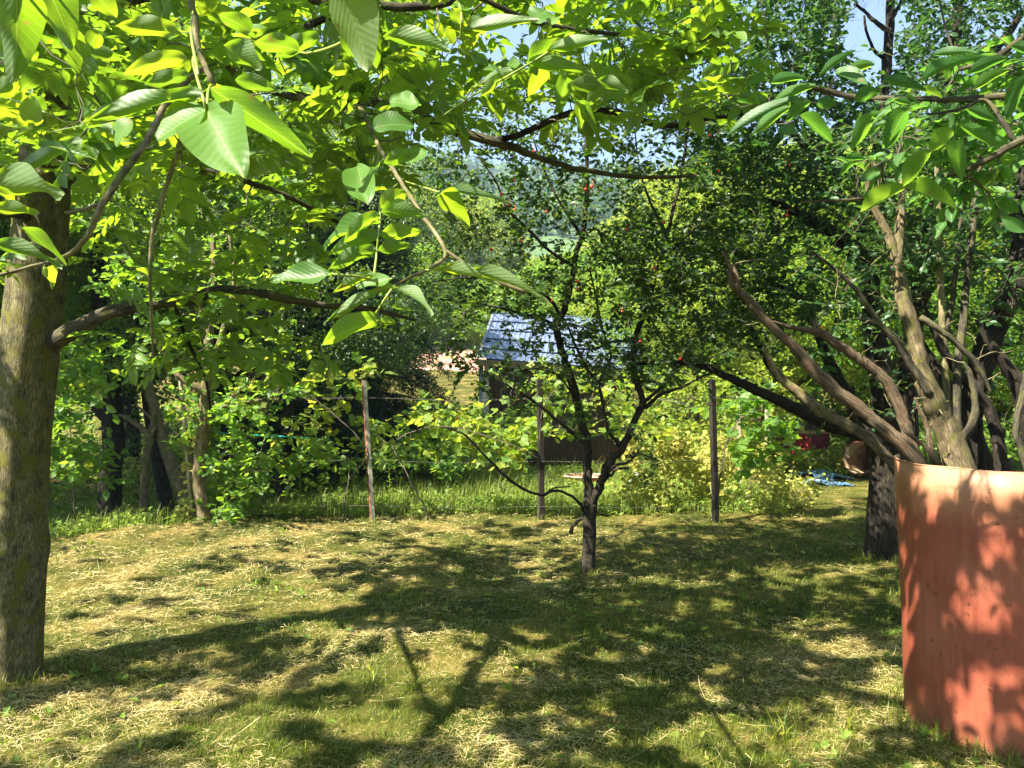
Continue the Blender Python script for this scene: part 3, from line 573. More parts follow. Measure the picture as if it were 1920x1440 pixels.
# lawn and tank shade from the part above the frame
n = 500; G = np.stack([rng.uniform(.8,3.4,n), rng.uniform(2.6,5.2,n), rng.uniform(0,.9,n)], -1); U = G+S[None]*(rng.uniform(2.6,4.2,n)/S[2])[:,None]
x, y = PX(U); U = U[((y < -30) | (x > 2000) | (U[:,1] < .5)) & keep_lit(U, 1.) & (U[:,0] > -.6)][:75]
G = P(1,1,1)[None]*0+np.array([P(rng.uniform(1690,1910), rng.uniform(930,1390), 3.25) for _ in range(90)]); U2 = G+S[None]*(rng.uniform(1.5,3.4,90)/S[2])[:,None]; x, y = PX(U2); U = np.vstack([U, U2[((y < -10) | (x > 1960) | (U2[:,1] < .6)) & (np.linalg.norm(U2-[0,0,1.6], axis=1) > 1.7)]])
crown = MB(); connect(crown, np.vstack([CC, U]), np.vstack(sp), np.concatenate(sr), mat=1, up=.1, rmax=.01, rtip=.002)
def cfilt(p):
    x, y = PX(p); kr = keep_rays(p); vis = (p[:,1] > .2) & (x > -60) & (x < 2000) & (y > -60); return kr & clear_cam(p, 1.5) & ~(vis & ((x < 1330) | (y > 470) | (y < 70)))
sprigs(crown, CC, 3, .15, 5, .062, .033, HD_CHE[0], droop=.35, filt=cfilt, tilt=.5, upb=-.1)
sprigs(crown, U, 3, .2, 5, .11, .055, LEAF6, droop=.3, filt=lambda p: cfilt(p) & keep_lit(p, 1), tilt=.5, upb=-.1)
CP = [(1512,146,1434,148,20,1.7,'u'),(1535,145,1602,90,14,1.7,'u'),(1565,135,1628,152,26,1.7,'f'),(1530,160,1445,186,20,1.7,'u'),(1500,182,1356,242,18,1.7,'u'),(1480,200,1410,250,20,1.75,'u'),(1520,190,1470,222,22,1.7,'u'),
 (1652,172,1596,182,26,1.8,'u'),(1700,205,1662,262,40,1.9,'s'),(1636,215,1600,265,28,1.8,'s'),(1728,152,1826,92,18,1.7,'u'),(1745,105,1830,90,16,1.8,'u'),(1888,108,1812,136,22,1.6,'u'),(1893,130,1820,166,20,1.6,'u'),(1895,88,1960,95,24,1.6,'u'),
 (1812,205,1870,226,22,1.8,'u'),(1800,236,1870,266,24,1.8,'u'),(1788,245,1742,280,32,1.8,'s'),(1745,282,1690,345,34,1.8,'u'),(1790,262,1800,318,34,2.,'s'),(1700,350,1610,390,30,1.9,'s'),(1700,352,1790,368,32,1.9,'s'),
 (1640,120,1590,128,20,1.9,'u'),(1655,150,1735,165,22,1.8,'u'),(1500,215,1560,260,30,1.9,'s'),(1930,140,1880,215,30,1.6,'u')]
leaf_px(crown, CP, HD_CHE)
crown.build('crown', [M['cherry'], M['twig']], che, True, CL)

# ------------------------------------------------------------------ young plum tree in the middle
plum = empty('plum_tree', P(1104,1072,6.45), 'slim dark young fruit tree with forked trunk and small red fruit in mid lawn', 'tree')
PL = tuple(plum.location); mb = MB()
flare = lambda t, a: 1+.35*math.exp(-(t/.06)**2)*(1+.3*np.sin(4*a))+.04*np.sin(5*a+20*t)
p0, r0 = limb(mb, [(1104,1085,6.45,13.5),(1104,1030,6.45,12.5),(1106,970,6.45,12.5),(1108,945,6.45,13)], n=16, sub=8, lump=flare)
mb.build('trunk', M['bark_plum'], plum, True, PL)
sp, sr = [p0], [r0]
for b in ([(1106,955,6.45,14),(1102,900,6.45,11),(1100,830,6.45,11),(1084,760,6.45,10.5),(1068,700,6.45,10),(1052,650,6.45,9),(1044,612,6.45,9),(1058,580,6.45,8),(1072,530,6.45,7),(1080,480,6.5,6.5),(1096,420,6.5,6),(1100,330,6.5,5),(1098,230,6.5,4),(1090,140,6.5,2.5)],
          [(1108,950,6.45,12),(1128,905,6.4,10),(1140,870,6.35,10),(1168,838,6.3,9),(1190,790,6.3,8),(1205,755,6.3,8),(1196,720,6.3,8),(1186,680,6.3,7.5),(1190,640,6.3,7),(1208,580,6.3,6.5),(1228,520,6.3,6),(1250,440,6.3,5),(1275,340,6.3,4),(1290,240,6.4,3)],
          [(1156,850,6.35,5),(1158,832,6.3,4.5),(1140,808,6.2,4),(1132,770,6.2,4),(1122,720,6.2,4),(1100,690,6.2,3.5),(1080,650,6.2,3),(1060,600,6.1,2)],
          [(1122,715,6.2,3.5),(1135,690,6.2,3),(1146,662,6.2,3),(1130,620,6.2,3),(1118,560,6.2,2.5),(1105,500,6.2,2)],
          [(1100,968,6.45,4),(1085,942,6.3,3.5),(1062,925,6.2,3.2),(1040,920,6.1,3),(1018,928,6.0,3),(985,918,5.9,3.5),(950,895,5.8,3.5),(925,870,5.8,3),(900,845,5.8,2.5),(870,815,5.8,2.5),(830,800,5.8,2)],
          [(1018,928,6,2),(1040,915,5.9,2),(1070,912,5.9,1.5)],
          [(1090,826,6.45,5),(1070,810,6.3,4),(1030,775,6.2,4),(990,745,6.1,3),(955,725,6.0,2.5),(925,700,6,2)],
          [(1080,750,6.45,3),(1060,720,6.3,2.5),(1040,700,6.2,2),(1000,690,6.1,1.5)],
          [(1044,612,6.45,5),(1020,600,6.4,4),(985,590,6.3,3.5),(940,578,6.2,3),(880,566,6.2,2.5),(820,560,6.1,2)],
          [(1050,590,6.45,4),(1030,560,6.4,4),(1000,545,6.3,3.5),(950,525,6.2,3),(880,520,6.1,2),(800,530,6.0,1.5)],
          [(1207,755,6.3,5),(1230,735,6.3,4),(1262,700,6.3,3),(1300,640,6.4,2.5),(1330,600,6.5,2)],
          [(1210,765,6.3,5),(1240,740,6.2,4),(1280,725,6.1,3),(1330,700,6.1,2)],
          [(1140,885,6.35,5),(1155,872,6.3,4),(1175,868,6.3,3),(1200,852,6.2,2),(1230,862,6.2,1.5)],
          [(1145,892,6.35,4),(1156,880,6.3,3.5),(1180,878,6.3,3)],
          [(1215,560,6.3,5),(1180,500,6.2,4),(1140,470,6.2,3),(1100,440,6.2,2)],
          [(1235,500,6.3,4),(1280,450,6.4,3.5),(1340,400,6.5,3),(1400,360,6.5,2)],
          [(1076,500,6.5,5),(1030,470,6.4,4),(990,430,6.3,3.5),(950,390,6.2,3),(930,340,6.2,2),(900,300,6.2,1.5)],
          [(1090,440,6.5,4),(1050,380,6.4,3),(1020,320,6.4,2.5),(1000,260,6.4,2)],
          [(1250,440,6.3,4),(1220,380,6.3,3),(1200,320,6.3,2),(1190,240,6.3,1.5)],
          [(1070,1000,6.5,5),(1075,985,6.5,4),(1090,972,6.45,4)],
          [(1190,640,6.3,4),(1150,640,6.2,3),(1110,655,6.1,2.5),(1060,650,6.,2)]):
    mb = MB(); b = [(x,y,d,r*.78) for x,y,d,r in b]; p, r = limb(mb, b, n=9, sub=5, rough=.06, jit=.15); mb.build('branch', M['bark_plum'], plum, True, PL); sp.append(p); sr.append(r)
PC = np.vstack([pxcloud(340, 800, 1440, 110, 560, 5.7, 7.2), pxcloud(190, 1170, 1440, 400, 720, 5.8, 7.2), pxcloud(62, 830, 1200, 560, 720, 5.7, 6.6), pxcloud(20, 900, 1250, 700, 880, 5.6, 6.6),pxcloud(8, 760, 880, 500, 600, 5.8, 6.4)])
x, y = PX(PC); dn = ((x-1080)/370)**2+((y-400)/420)**2
PC = PC[(rng.random(len(PC)) > np.clip(dn-.45,0,.8)) & (rng.random(len(PC)) < np.where((x < 1060) & (y > 240) & (y < 560), .92, 1))]
crown = MB(); connect(crown, PC, np.vstack(sp), np.concatenate(sr), mat=1, up=.35, rmax=.008, rtip=.0018, nside=4)
sprigs(crown, PC, 4, .21, 9, .05, .029, LEAF6, droop=.1, tilt=.7, upb=.3, stick=.0035, filt=lambda p: keep_weeds(p, .4))
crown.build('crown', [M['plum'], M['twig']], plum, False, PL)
M['fruit'] = surf('red_fruit', [(.3,(.45,.01,.015)),(.7,(.65,.03,.03))], 8, .25, .0, 10, spec=.6)
def sphere(mb, c, r, n=10):
    V = []; Q = []; c = np.asarray(c)
    for i in range(n+1):
        for j in range(n*2): a = math.pi*i/n; b = math.pi*j/n; V.append(c+r*np.array([math.sin(a)*math.cos(b), math.sin(a)*math.sin(b), math.cos(a)]))
    for i in range(n):
        for j in range(2*n): Q.append((i*2*n+j, i*2*n+(j+1)%(2*n), (i+1)*2*n+(j+1)%(2*n), (i+1)*2*n+j))
    mb.add(V, None, Q)
mb = MB(); sphere(mb, (0,0,0), .0095, 8); tube(mb, [(0,0,.008),(.002,0,.02),(.006,0,.035)], .0012, 4)
f0 = None
for (x, y) in [(964,339),(1025,397),(965,393),(954,384),(940,365),(880,363),(978,453),(921,468),(995,497),(1035,564),(1103,571),(1083,528),(1083,542),(1228,503),(1112,396),(1175,430),(1245,418),(1303,330),(1098,355),(1166,584),(856,786),(1275,673),(1480,260),(1540,620),(1476,404),(1348,322),(1480,310),(1627,310),(1000,285),(1110,350),(1200,640),(1330,255)]:
    d = 5.75 if x < 1300 else 6.2
    if f0 is None: f0 = o = mb.build('fruit', M['fruit'], plum, True)
    else: o = f0.copy(); COL.objects.link(o)
    o.location = Vector(tuple(P(x, y, d)))-Vector(PL); o.scale = [.9+.5*rng.random()]*3

# ------------------------------------------------------------------ old dark fruit tree, right
old = empty('old_fruit_tree', P(1655,1040,7.05), 'old dark thick-trunked fruit tree beside the red tank, trunk black in shade', 'tree')
OL = tuple(old.location); mb = MB()
p0, r0 = limb(mb, [(1652,1062,7.05,30),(1654,1020,7.05,28),(1656,950,7.05,27),(1660,880,7.05,28),(1655,835,7.05,30),(1650,810,7.05,27)], n=24, sub=8, lump=lambda t, a: 1+.3*math.exp(-(t/.1)**2)*(1+.3*np.sin(4*a))+.05*np.sin(6*a+9*t)+.03*np.sin(11*a))
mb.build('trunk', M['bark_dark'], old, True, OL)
sp, sr = [p0], [r0]
for b in ([(1655,850,7.05,22),(1625,815,7.0,17),(1590,806,7.0,14),(1550,795,6.9,14),(1510,775,6.8,13),(1460,750,6.7,11),(1410,728,6.6,10),(1360,705,6.5,7),(1310,685,6.5,6),(1250,680,6.4,5),(1180,682,6.4,3)],
          [(1665,835,7.05,22),(1655,740,7.1,20),(1645,660,7.15,20),(1635,580,7.2,18),(1625,510,7.2,17),(1608,478,7.2,15),(1580,450,7.1,14),(1545,428,7.0,13),(1510,408,6.9,9),(1450,380,6.8,6),(1380,360,6.7,3)],
          [(1622,505,7.2,12),(1614,450,7.2,9),(1620,380,7.2,8),(1640,300,7.2,8),(1655,200,7.3,8),(1662,120,7.3,9),(1668,60,7.3,8),(1672,-40,7.3,6),(1690,-200,7.3,3)],
          [(1668,60,7.3,5),(1640,40,7.2,4),(1625,25,7.2,3),(1605,8,7.1,2.5)],[(1660,110,7.3,4),(1640,95,7.2,3),(1625,60,7.1,2.5),(1620,30,7.1,2)],[(1670,40,7.3,4),(1690,0,7.3,3),(1695,-40,7.3,2)],
          [(1690,860,7.2,22),(1700,780,7.2,21),(1705,680,7.3,19),(1715,600,7.3,17),(1728,540,7.3,18),(1745,450,7.4,18),(1758,380,7.4,16),(1775,250,7.4,13),(1790,100,7.5,10),(1800,-80,7.5,6)],
          [(1550,792,6.9,9),(1500,740,7.0,8),(1455,700,7.1,8),(1430,660,7.2,6),(1400,600,7.2,4),(1380,560,7.2,3)],
          [(1640,800,7.1,12),(1590,740,7.2,12),(1560,690,7.3,10),(1530,620,7.4,8),(1500,560,7.5,7),(1440,530,7.5,5)],
          [(1775,250,7.4,9),(1850,120,7.4,8),(1920,20,7.4,6),(2000,-80,7.4,4)],
          [(1620,380,7.2,6),(1540,300,7.1,5),(1450,220,7.0,4),(1350,120,6.9,3)]):
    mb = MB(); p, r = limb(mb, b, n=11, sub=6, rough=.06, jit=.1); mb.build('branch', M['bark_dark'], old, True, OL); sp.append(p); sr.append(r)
OC = np.vstack([pxcloud(560, 1120, 2000, -80, 340, 6.2, 8.6), pxcloud(150, 1330, 1960, 300, 480, 6.3, 8.4), pxcloud(36, 1330, 1560, 480, 700, 6.6, 7.6), ellip(150, (3.2,7.6,6.0), (2.6,1.8,.9))])
x, y = PX(OC); gap = (((x-1635)/70)**2+((y-60)/95)**2 < 1) | (((x-1400)/45)**2+((y-30)/40)**2 < 1) | (((x-1870)/40)**2+((y-60)/40)**2 < 1) | ((x < 1290) & (y > 200))
OC = OC[~gap]; crown = MB(); connect(crown, OC, np.vstack(sp), np.concatenate(sr), mat=1, up=.3, rmax=.01, rtip=.002, nside=4)
def ofilt(p):
    x, y = PX(p); return ~((((x-1637)/48)**2+((y-55)/75)**2 < 1))
OC = OC[keep_beyond(OC, .5)]; sprigs(crown, OC, 5, .28, 9, .062, .036, LEAF6, droop=.15, tilt=.7, upb=.2, stick=.004, filt=ofilt)
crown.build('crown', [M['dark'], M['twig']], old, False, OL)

# ------------------------------------------------------------------ half-dead many-stemmed tree behind the tank
ded = empty('overgrown_fruit_tree', P(1800,1030,5.3)*np.array([1,1,0]), 'many-stemmed tree with pale split bark and bare dead limbs behind the red tank', 'tree')
DL = tuple(ded.location)
mb = MB(); p0, r0 = limb(mb, [(1815,1190,5.3,60),(1812,1080,5.3,48),(1806,960,5.3,42),(1800,900,5.3,40)], n=20, sub=6, rough=.03); mb.build('trunk', M['bark_pale'], ded, True, DL)
sp, sr = [p0], [r0]
for mt, lab, b in (('bark_pale', 'pale thick main stem rising left', [(1806,930,5.3,38),(1790,850,5.3,29),(1766,790,5.3,26),(1745,740,5.25,23),(1724,690,5.25,19),(1715,640,5.25,17),(1700,580,5.25,16),(1688,530,5.3,15),(1676,480,5.3,13),(1668,450,5.3,11),(1655,420,5.3,8),(1635,380,5.3,6),(1620,300,5.3,3.5)]),
   ('bark_pale', None, [(1680,500,5.3,13),(1685,450,5.3,10),(1690,400,5.3,9),(1690,330,5.35,7)]),
   ('bark_dead', 'long bare split dead limb', [(1770,960,5.1,18),(1735,885,5.05,17),(1700,842,5.0,16),(1655,802,5.0,14),(1612,765,5.0,13),(1560,728,5.0,14),(1515,682,5.0,13),(1478,640,5.0,10),(1440,606,5.0,9),(1415,578,5.0,11),(1398,556,5.0,8),(1374,536,5.0,7),(1368,500,5.0,4.5),(1356,470,5.0,1.5)]),
   ('bark_dead', None, [(1385,548,5.0,8),(1380,520,5.0,6),(1374,490,5.0,5)]),
   ('bark_dead', 'bare dead limb above the longer one', [(1765,960,5.15,14),(1730,880,5.15,13),(1703,820,5.15,12),(1682,750,5.15,12),(1650,702,5.15,10.5),(1610,672,5.15,10),(1570,645,5.15,10),(1540,625,5.15,9),(1510,619,5.15,6),(1475,611,5.15,4),(1440,600,5.15,1.5)]),
   ('bark_dead', None, [(1532,628,5.15,7),(1530,612,5.15,6),(1528,598,5.15,5)]),
   ('bark_pale', None, [(1765,960,5.6,12),(1690,880,5.6,11),(1610,810,5.6,11),(1540,770,5.6,12),(1490,730,5.6,10),(1450,690,5.6,7),(1430,640,5.6,5)]),
   ('bark_dark', None, [(1830,960,5.7,26),(1822,840,5.7,25),(1820,760,5.7,24),(1840,690,5.7,24),(1868,610,5.7,23),(1900,540,5.7,22),(1945,450,5.7,20),(2000,330,5.7,14)]),
   ('bark_dark', None, [(1825,720,5.75,18),(1845,640,5.8,17),(1880,580,5.8,17),(1905,500,5.8,16),(1912,420,5.8,15),(1925,300,5.8,12)]),
   ('bark_dark', None, [(1950,900,5.4,24),(1935,800,5.4,22),(1915,730,5.4,20),(1890,690,5.4,14),(1862,650,5.4,11),(1830,600,5.4,8)]),
   ('bark_grey', None, [(1805,900,5.4,8),(1797,800,5.4,8),(1795,700,5.4,8),(1805,620,5.4,8),(1810,560,5.4,8),(1818,480,5.4,7),(1830,380,5.4,6),(1840,260,5.4,4)]),
   ('twig_pale', None, [(1790,900,5.5,7),(1780,780,5.5,7),(1772,680,5.5,6),(1765,560,5.5,6),(1762,440,5.5,5),(1755,300,5.5,4)]),
   ('bark_grey', None, [(1770,650,5.5,5),(1785,560,5.5,5),(1800,440,5.5,4),(1806,330,5.5,3)]),
   ('bark_grey', None, [(1725,595,5.25,8),(1765,620,5.2,7),(1800,650,5.2,6.5),(1835,690,5.2,6),(1860,740,5.2,5)]),
   ('bark_grey', None, [(1745,740,5.2,9),(1705,680,5.2,8),(1680,640,5.2,9),(1655,615,5.2,7),(1625,600,5.2,6),(1608,597,5.2,5)]),
   ('bark_grey', None, [(1655,615,5.2,5),(1610,550,5.2,4),(1560,500,5.2,3),(1520,470,5.2,2)]),
   ('bark_dead', 'short pale broken stub', [(1765,880,5.2,7),(1748,850,5.1,6),(1738,800,5.1,4),(1725,770,5.1,3),(1715,745,5.1,2)]),
   ('bark_dead', None, [(1760,870,5.0,5),(1735,838,5.0,4),(1700,810,5.0,4),(1690,795,5.0,3)]),
   ('bark_grey', None, [(1800,830,5.3,9),(1825,790,5.2,9),(1828,750,5.2,7),(1818,700,5.2,5),(1808,680,5.2,3)]),
   ('bark_dark', None, [(1880,900,5.5,14),(1870,820,5.5,13),(1850,760,5.5,12),(1800,700,5.5,10),(1760,640,5.5,8),(1730,560,5.6,6)]),
   ('bark_dark', None, [(1860,900,5.9,22),(1800,780,5.9,18),(1770,720,5.9,16),(1720,620,5.9,9)]),
   ('bark_grey', None, [(1930,900,5.2,8),(1915,840,5.2,7),(1905,800,5.2,6),(1925,700,5.2,5),(1935,560,5.2,4)])):
    mb = MB(); b = [(x,y,d,r*(.86 if r > 6 else 1)) for x,y,d,r in b]; b = b[:-1]+[b[-1][:3]+(min(b[-1][3], 2.) if b[-1][1] > 300 else b[-1][3],)]; p, r = limb(mb, b, n=14, sub=6, rough=.04, jit=.11); o = mb.build('limb', M[mt], ded, True, DL); sp.append(p); sr.append(r)
    if lab: o['label'] = lab
DC = np.vstack([pxcloud(70, 1580, 2000, 250, 500, 5.2, 6.2), pxcloud(24, 1700, 1980, 480, 640, 5.4, 6.3), pxcloud(50, 1560, 1920, 460, 780, 5.6, 6.6), pxcloud(30,1700,2050,100,300,5.2,6.2)])
crown = MB(); connect(crown, DC, np.vstack(sp), np.concatenate(sr), mat=1, up=.3, rmax=.008, nside=4)
extra = np.vstack([pxcloud(90, 1600, 1920, 520, 850, 5.0, 6.2), pxcloud(25, 1360, 1640, 480, 700, 4.9, 5.4)]); connect(crown, extra, np.vstack(sp), np.concatenate(sr), mat=1, up=0, rmax=.006, nside=4)
sprigs(crown, DC, 4, .22, 7, .06, .034, LEAF6, droop=.2, tilt=.7)
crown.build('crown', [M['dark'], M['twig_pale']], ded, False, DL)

# ------------------------------------------------------------------ small tree by the first fence post
sml = empty('young_tree', P(382,990,8.45), 'small slender tree with pale grey trunk at the fence on the left mound', 'tree')
SL = tuple(sml.location); mb = MB()
p0, r0 = limb(mb, [(384,1000,8.45,16),(383,960,8.45,13),(374,910,8.45,12.5),(376,860,8.45,12),(384,790,8.45,12),(386,740,8.45,11),(388,690,8.45,9),(395,600,8.45,8),(402,520,8.45,6),(398,420,8.5,4)], n=16, sub=6, rough=.05); mb.build('trunk', M['bark_pale'], sml, True, SL)
sp, sr = [p0], [r0]
for b in ([(386,738,8.45,8),(362,722,8.4,7),(335,705,8.4,6),(310,670,8.4,5),(285,620,8.3,3)],[(388,700,8.45,7),(410,650,8.4,6),(425,590,8.4,5),(440,520,8.4,4),(430,440,8.4,3)],[(388,770,8.45,4),(430,760,8.4,3),(490,750,8.4,2.5)],[(392,640,8.45,5),(370,560,8.4,4),(330,500,8.4,3)]):
    mb = MB(); p, r = limb(mb, b, n=8, rough=.06, jit=.1); mb.build('branch', M['bark_pale'], sml, True, SL); sp.append(p); sr.append(r)
SC = np.vstack([pxcloud(38, 240, 540, 540, 740, 7.9, 9), pxcloud(22, 320, 520, 740, 860, 8.0, 8.9), pxcloud(46, 180, 560, 380, 560, 8, 9), pxcloud(12, 395, 480, 860, 960, 8.1, 8.7)])
crown = MB(); connect(crown, SC, np.vstack(sp), np.concatenate(sr), mat=1, up=.1, rmax=.009, nside=4)
sprigs(crown, SC, 4, .24, 7, .085, .055, LEAF6, droop=.2, tilt=.6, stick=.004, filt=lambda p: keep_weeds(p, .7))
crown.build('crown', [M['shrub'], M['twig']], sml, False, SL)
# ------------------------------------------------------------------ background trees
def crown_mesh(mb, centers, nleaf, L, W, lmat=0, spread=.38, tmpl=LEAF4, tilt=.8, flat=.6):
    n = len(centers); O = np.repeat(centers, nleaf, 0); d = rv(len(O))*(rng.random((len(O),1))**.6)*spread; d[:,2] *= flat
    pos = O+d; ld = nrm(d+rng.normal(size=d.shape)*.25*spread+np.array([0,0,-.15*spread])); up = np.array([0,0,1.])+rng.normal(size=ld.shape)*tilt
    sz = .7+.6*rng.random(len(pos)); rnd = np.clip(np.repeat(rng.random(n), nleaf)*.6+rng.random(len(pos))*.5, 0, 1)
    a, b, c = frames(ld, up); mb.inst(tmpl, pos, a*(L*sz)[:,None], b*(W*sz)[:,None], c*(L*sz)[:,None], rnd, lmat)
def bg_tree(name, label, loc, H, R, base, ncl, nleaf, L, W, lm, bark='bark_grey', spread=.4, trunk_r=.12, group=None, lean=0., thr=-.3, nb=7, rot=0, cat='tree', stems=1, wf=None):
    t = empty(name, loc, label, cat, group); mb = MB(); SPs, SRs = [], []
    for k in range(stems):
        a = rng.uniform(0, 6.28); off = .25*R*(stems > 1); s = 1 if k == 0 else .75
        q = [(.05*math.cos(a)*k, .05*math.sin(a)*k, -.15), (lean*.3+off*.4*math.cos(a), off*.4*math.sin(a), H*.25), (lean*.7+off*math.cos(a)+.1*R*rng.normal(), off*math.sin(a), H*.55), (lean+off*1.4*math.cos(a), off*1.4*math.sin(a), H*.92*s)]
        p, r = wlimb(mb, q, [trunk_r*1.25*s, trunk_r*s, trunk_r*.6*s, .015], n=10, rough=.05, jit=.1); SPs.append(p); SRs.append(r)
    mb.build('trunk', M[bark], t, True)
    p0 = SPs[0]
    for k in range(nb):
        i = int(len(p0)*rng.uniform(.3, .85)); a = k*2.4+rng.random(); o = p0[i]; e = o+np.array([math.cos(a)*R*.75, math.sin(a)*R*.75, H*.12*rng.uniform(.3,1.5)])
        mb = MB(); p, r = wlimb(mb, [o, (o+e)/2+np.array([0,0,.1*R]), e], [SRs[0][i]*.55, SRs[0][i]*.35, .012], n=6, jit=.15)
        mb.build('branch', M[bark], t, True); SPs.append(p); SRs.append(r)
    c = ellip(ncl*2, (lean,0,(H+base)/2), (R,R,(H-base)/2), .35); c = clumpy(c, 1.1, thr, rng.uniform(0,6))[:ncl]
    if wf is not None: c = c[wf(c+np.array(loc))]
    cr = MB(); connect(cr, c, np.vstack(SPs), np.concatenate(SRs), mat=1, up=.2, rmax=.03, rtip=.004, nside=3)
    crown_mesh(cr, c, nleaf, L, W, spread=spread); cr.build('crown', [M[lm], M['twig']], t)
    t.rotation_euler = (0,0,rot); return t
def gz(x, y): return float(gh(np.array(x), np.array(y)))
def at(px, d): x = (px-960)/F*d; return (x, d, gz(x, d)-.02)
def again(src, px, d, rot, sc_, label, group=None):
    c = copy_tree(src); c.location = at(px, d); c.rotation_euler = (0,0,rot); c.scale = (sc_[0], sc_[0], sc_[1]) if isinstance(sc_, tuple) else (sc_,)*3
    c['label'] = label
    if group: c['group'] = group
    return c
# shady grove behind the fence on the left: high crowns, bare leaning trunks
G1 = 'shady grove trees behind the fence on the left'
gA = bg_tree('grove_tree', 'dark grove tree with thick bare trunk, nearest behind the walnut trunk', at(200, 11.6), 7.6, 2.6, 2.1, 400, 110, .075, .045, 'shrub', 'bark_dark', .42, .15, G1, lean=.3)
gB = bg_tree('grove_tree', 'grove tree with slanting trunk left of the slender fence tree', at(318, 12.4), 7.0, 2.5, 1.9, 330, 80, .07, .042, 'plum', 'bark_dark', .4, .09, G1, lean=-1.1)
gC = bg_tree('grove_tree', 'grove tree added left of the photo edge, its crown shading the grove', (-9.2,9.4,-.3), 7.4, 2.9, 2.6, 330, 80, .085, .05, 'shrub', 'bark_grey', .45, .16, None, wf=lambda p: keep_lit(p, 1.)); gC['group'] = G1  # off-frame tree added to keep sun off the grove
gD = bg_tree('grove_tree', 'shade-casting grove tree added just outside the left edge, beside the walnut tree', (-8.4,6.9,-.2), 6.6, 2.3, 2.7, 300, 80, .085, .05, 'shrub', 'bark_grey', .45, .14, G1, wf=lambda p: keep_lit(p, 1.))  # unseen tree put in to shade the ground behind the mound
again(gC, -330, 13.5, 1., (1.1,1.1), 'grove tree left of the photo edge, further back', G1)
again(gA, -40, 12.5, 2.1, (1.1,1.1), 'grove tree at the far left edge behind the walnut trunk', G1)
again(gB, 60, 15.5, 1.1, (1.15,1.3), 'grove tree far back, seen between walnut trunk and grove', G1)
again(gA, 420, 14.5, 4.0, (1.1,1.25), 'grove tree behind the slender fence tree', G1)
again(gB, 520, 12.8, 2.6, (.9,1.0), 'thin-trunked grove tree left of the red and white fence post', G1)
again(gA, -230, 10.5, 5.3, (1.0,1.0), 'grove tree outside the left edge of the lawn', G1)
again(gB, 640, 18, .4, (1.1,1.3), 'grove tree in deep shade behind the dark spruce', G1)
again(gA, 250, 18.5, 3.0, (1.3,1.3), 'tallest grove tree at the back of the grove', G1)
again(gB, 420, 21, 5.0, (1.6,1.5), 'hindmost grove tree above the dark undergrowth', G1)
again(gA, 40, 20, 1.6, (1.5,1.45), 'broad grove tree furthest back on the left', G1)
# forked dead bush and saplings in the grove
db = empty('dead_bush', at(285, 10.6), 'bare forked dead bush in the dark grove left of the slender tree', 'bush')
DB = tuple(db.location)
for b in ([(270,960,10.6,9),(272,900,10.6,8),(275,850,10.6,7),(282,822,10.6,7),(262,800,10.6,5),(240,785,10.6,4),(222,778,10.6,2.5)],[(282,822,10.6,5),(290,800,10.6,4),(280,780,10.6,3),(255,760,10.6,2)],
          [(350,940,10.7,14),(330,890,10.7,13),(312,840,10.7,12),(296,790,10.7,10),(284,745,10.7,9),(278,700,10.7,6)],[(283,822,10.6,6),(287,790,10.6,5),(292,765,10.6,3)]):
    mb = MB(); limb(mb, b, n=8, rough=.08, jit=.15); mb.build('stem', M['bark_pale'], db, True, DB)
G4 = 'added sky-blocking trees around the photographer'  # unseen trees added to block sky light and deepen the shadows
for i_, (x_, y_, r0_, s_, l_) in enumerate(((-7.5,-8.5,1.,1.0,'added leafy tree behind the photographer on the left'),(-2.5,-9.5,2.,1.1,'added leafy tree straight behind the photographer'),(2.5,-8.,3.,1.15,'added leafy tree behind the photographer to the right'),(7.,-6.,4.,1.2,'added leafy tree behind the photographer, beyond the red tank'),(8.5,-.5,5.,1.2,'added leafy tree well to the right of the photographer'),(9.5,4.5,.5,1.2,'added leafy tree right of the old fruit tree, outside the photo'))):
    c_ = again(gA if i_ % 2 else gB, 960, 12, r0_, s_, l_, G4); c_.location = (x_, y_, gz(x_, y_)-.05)
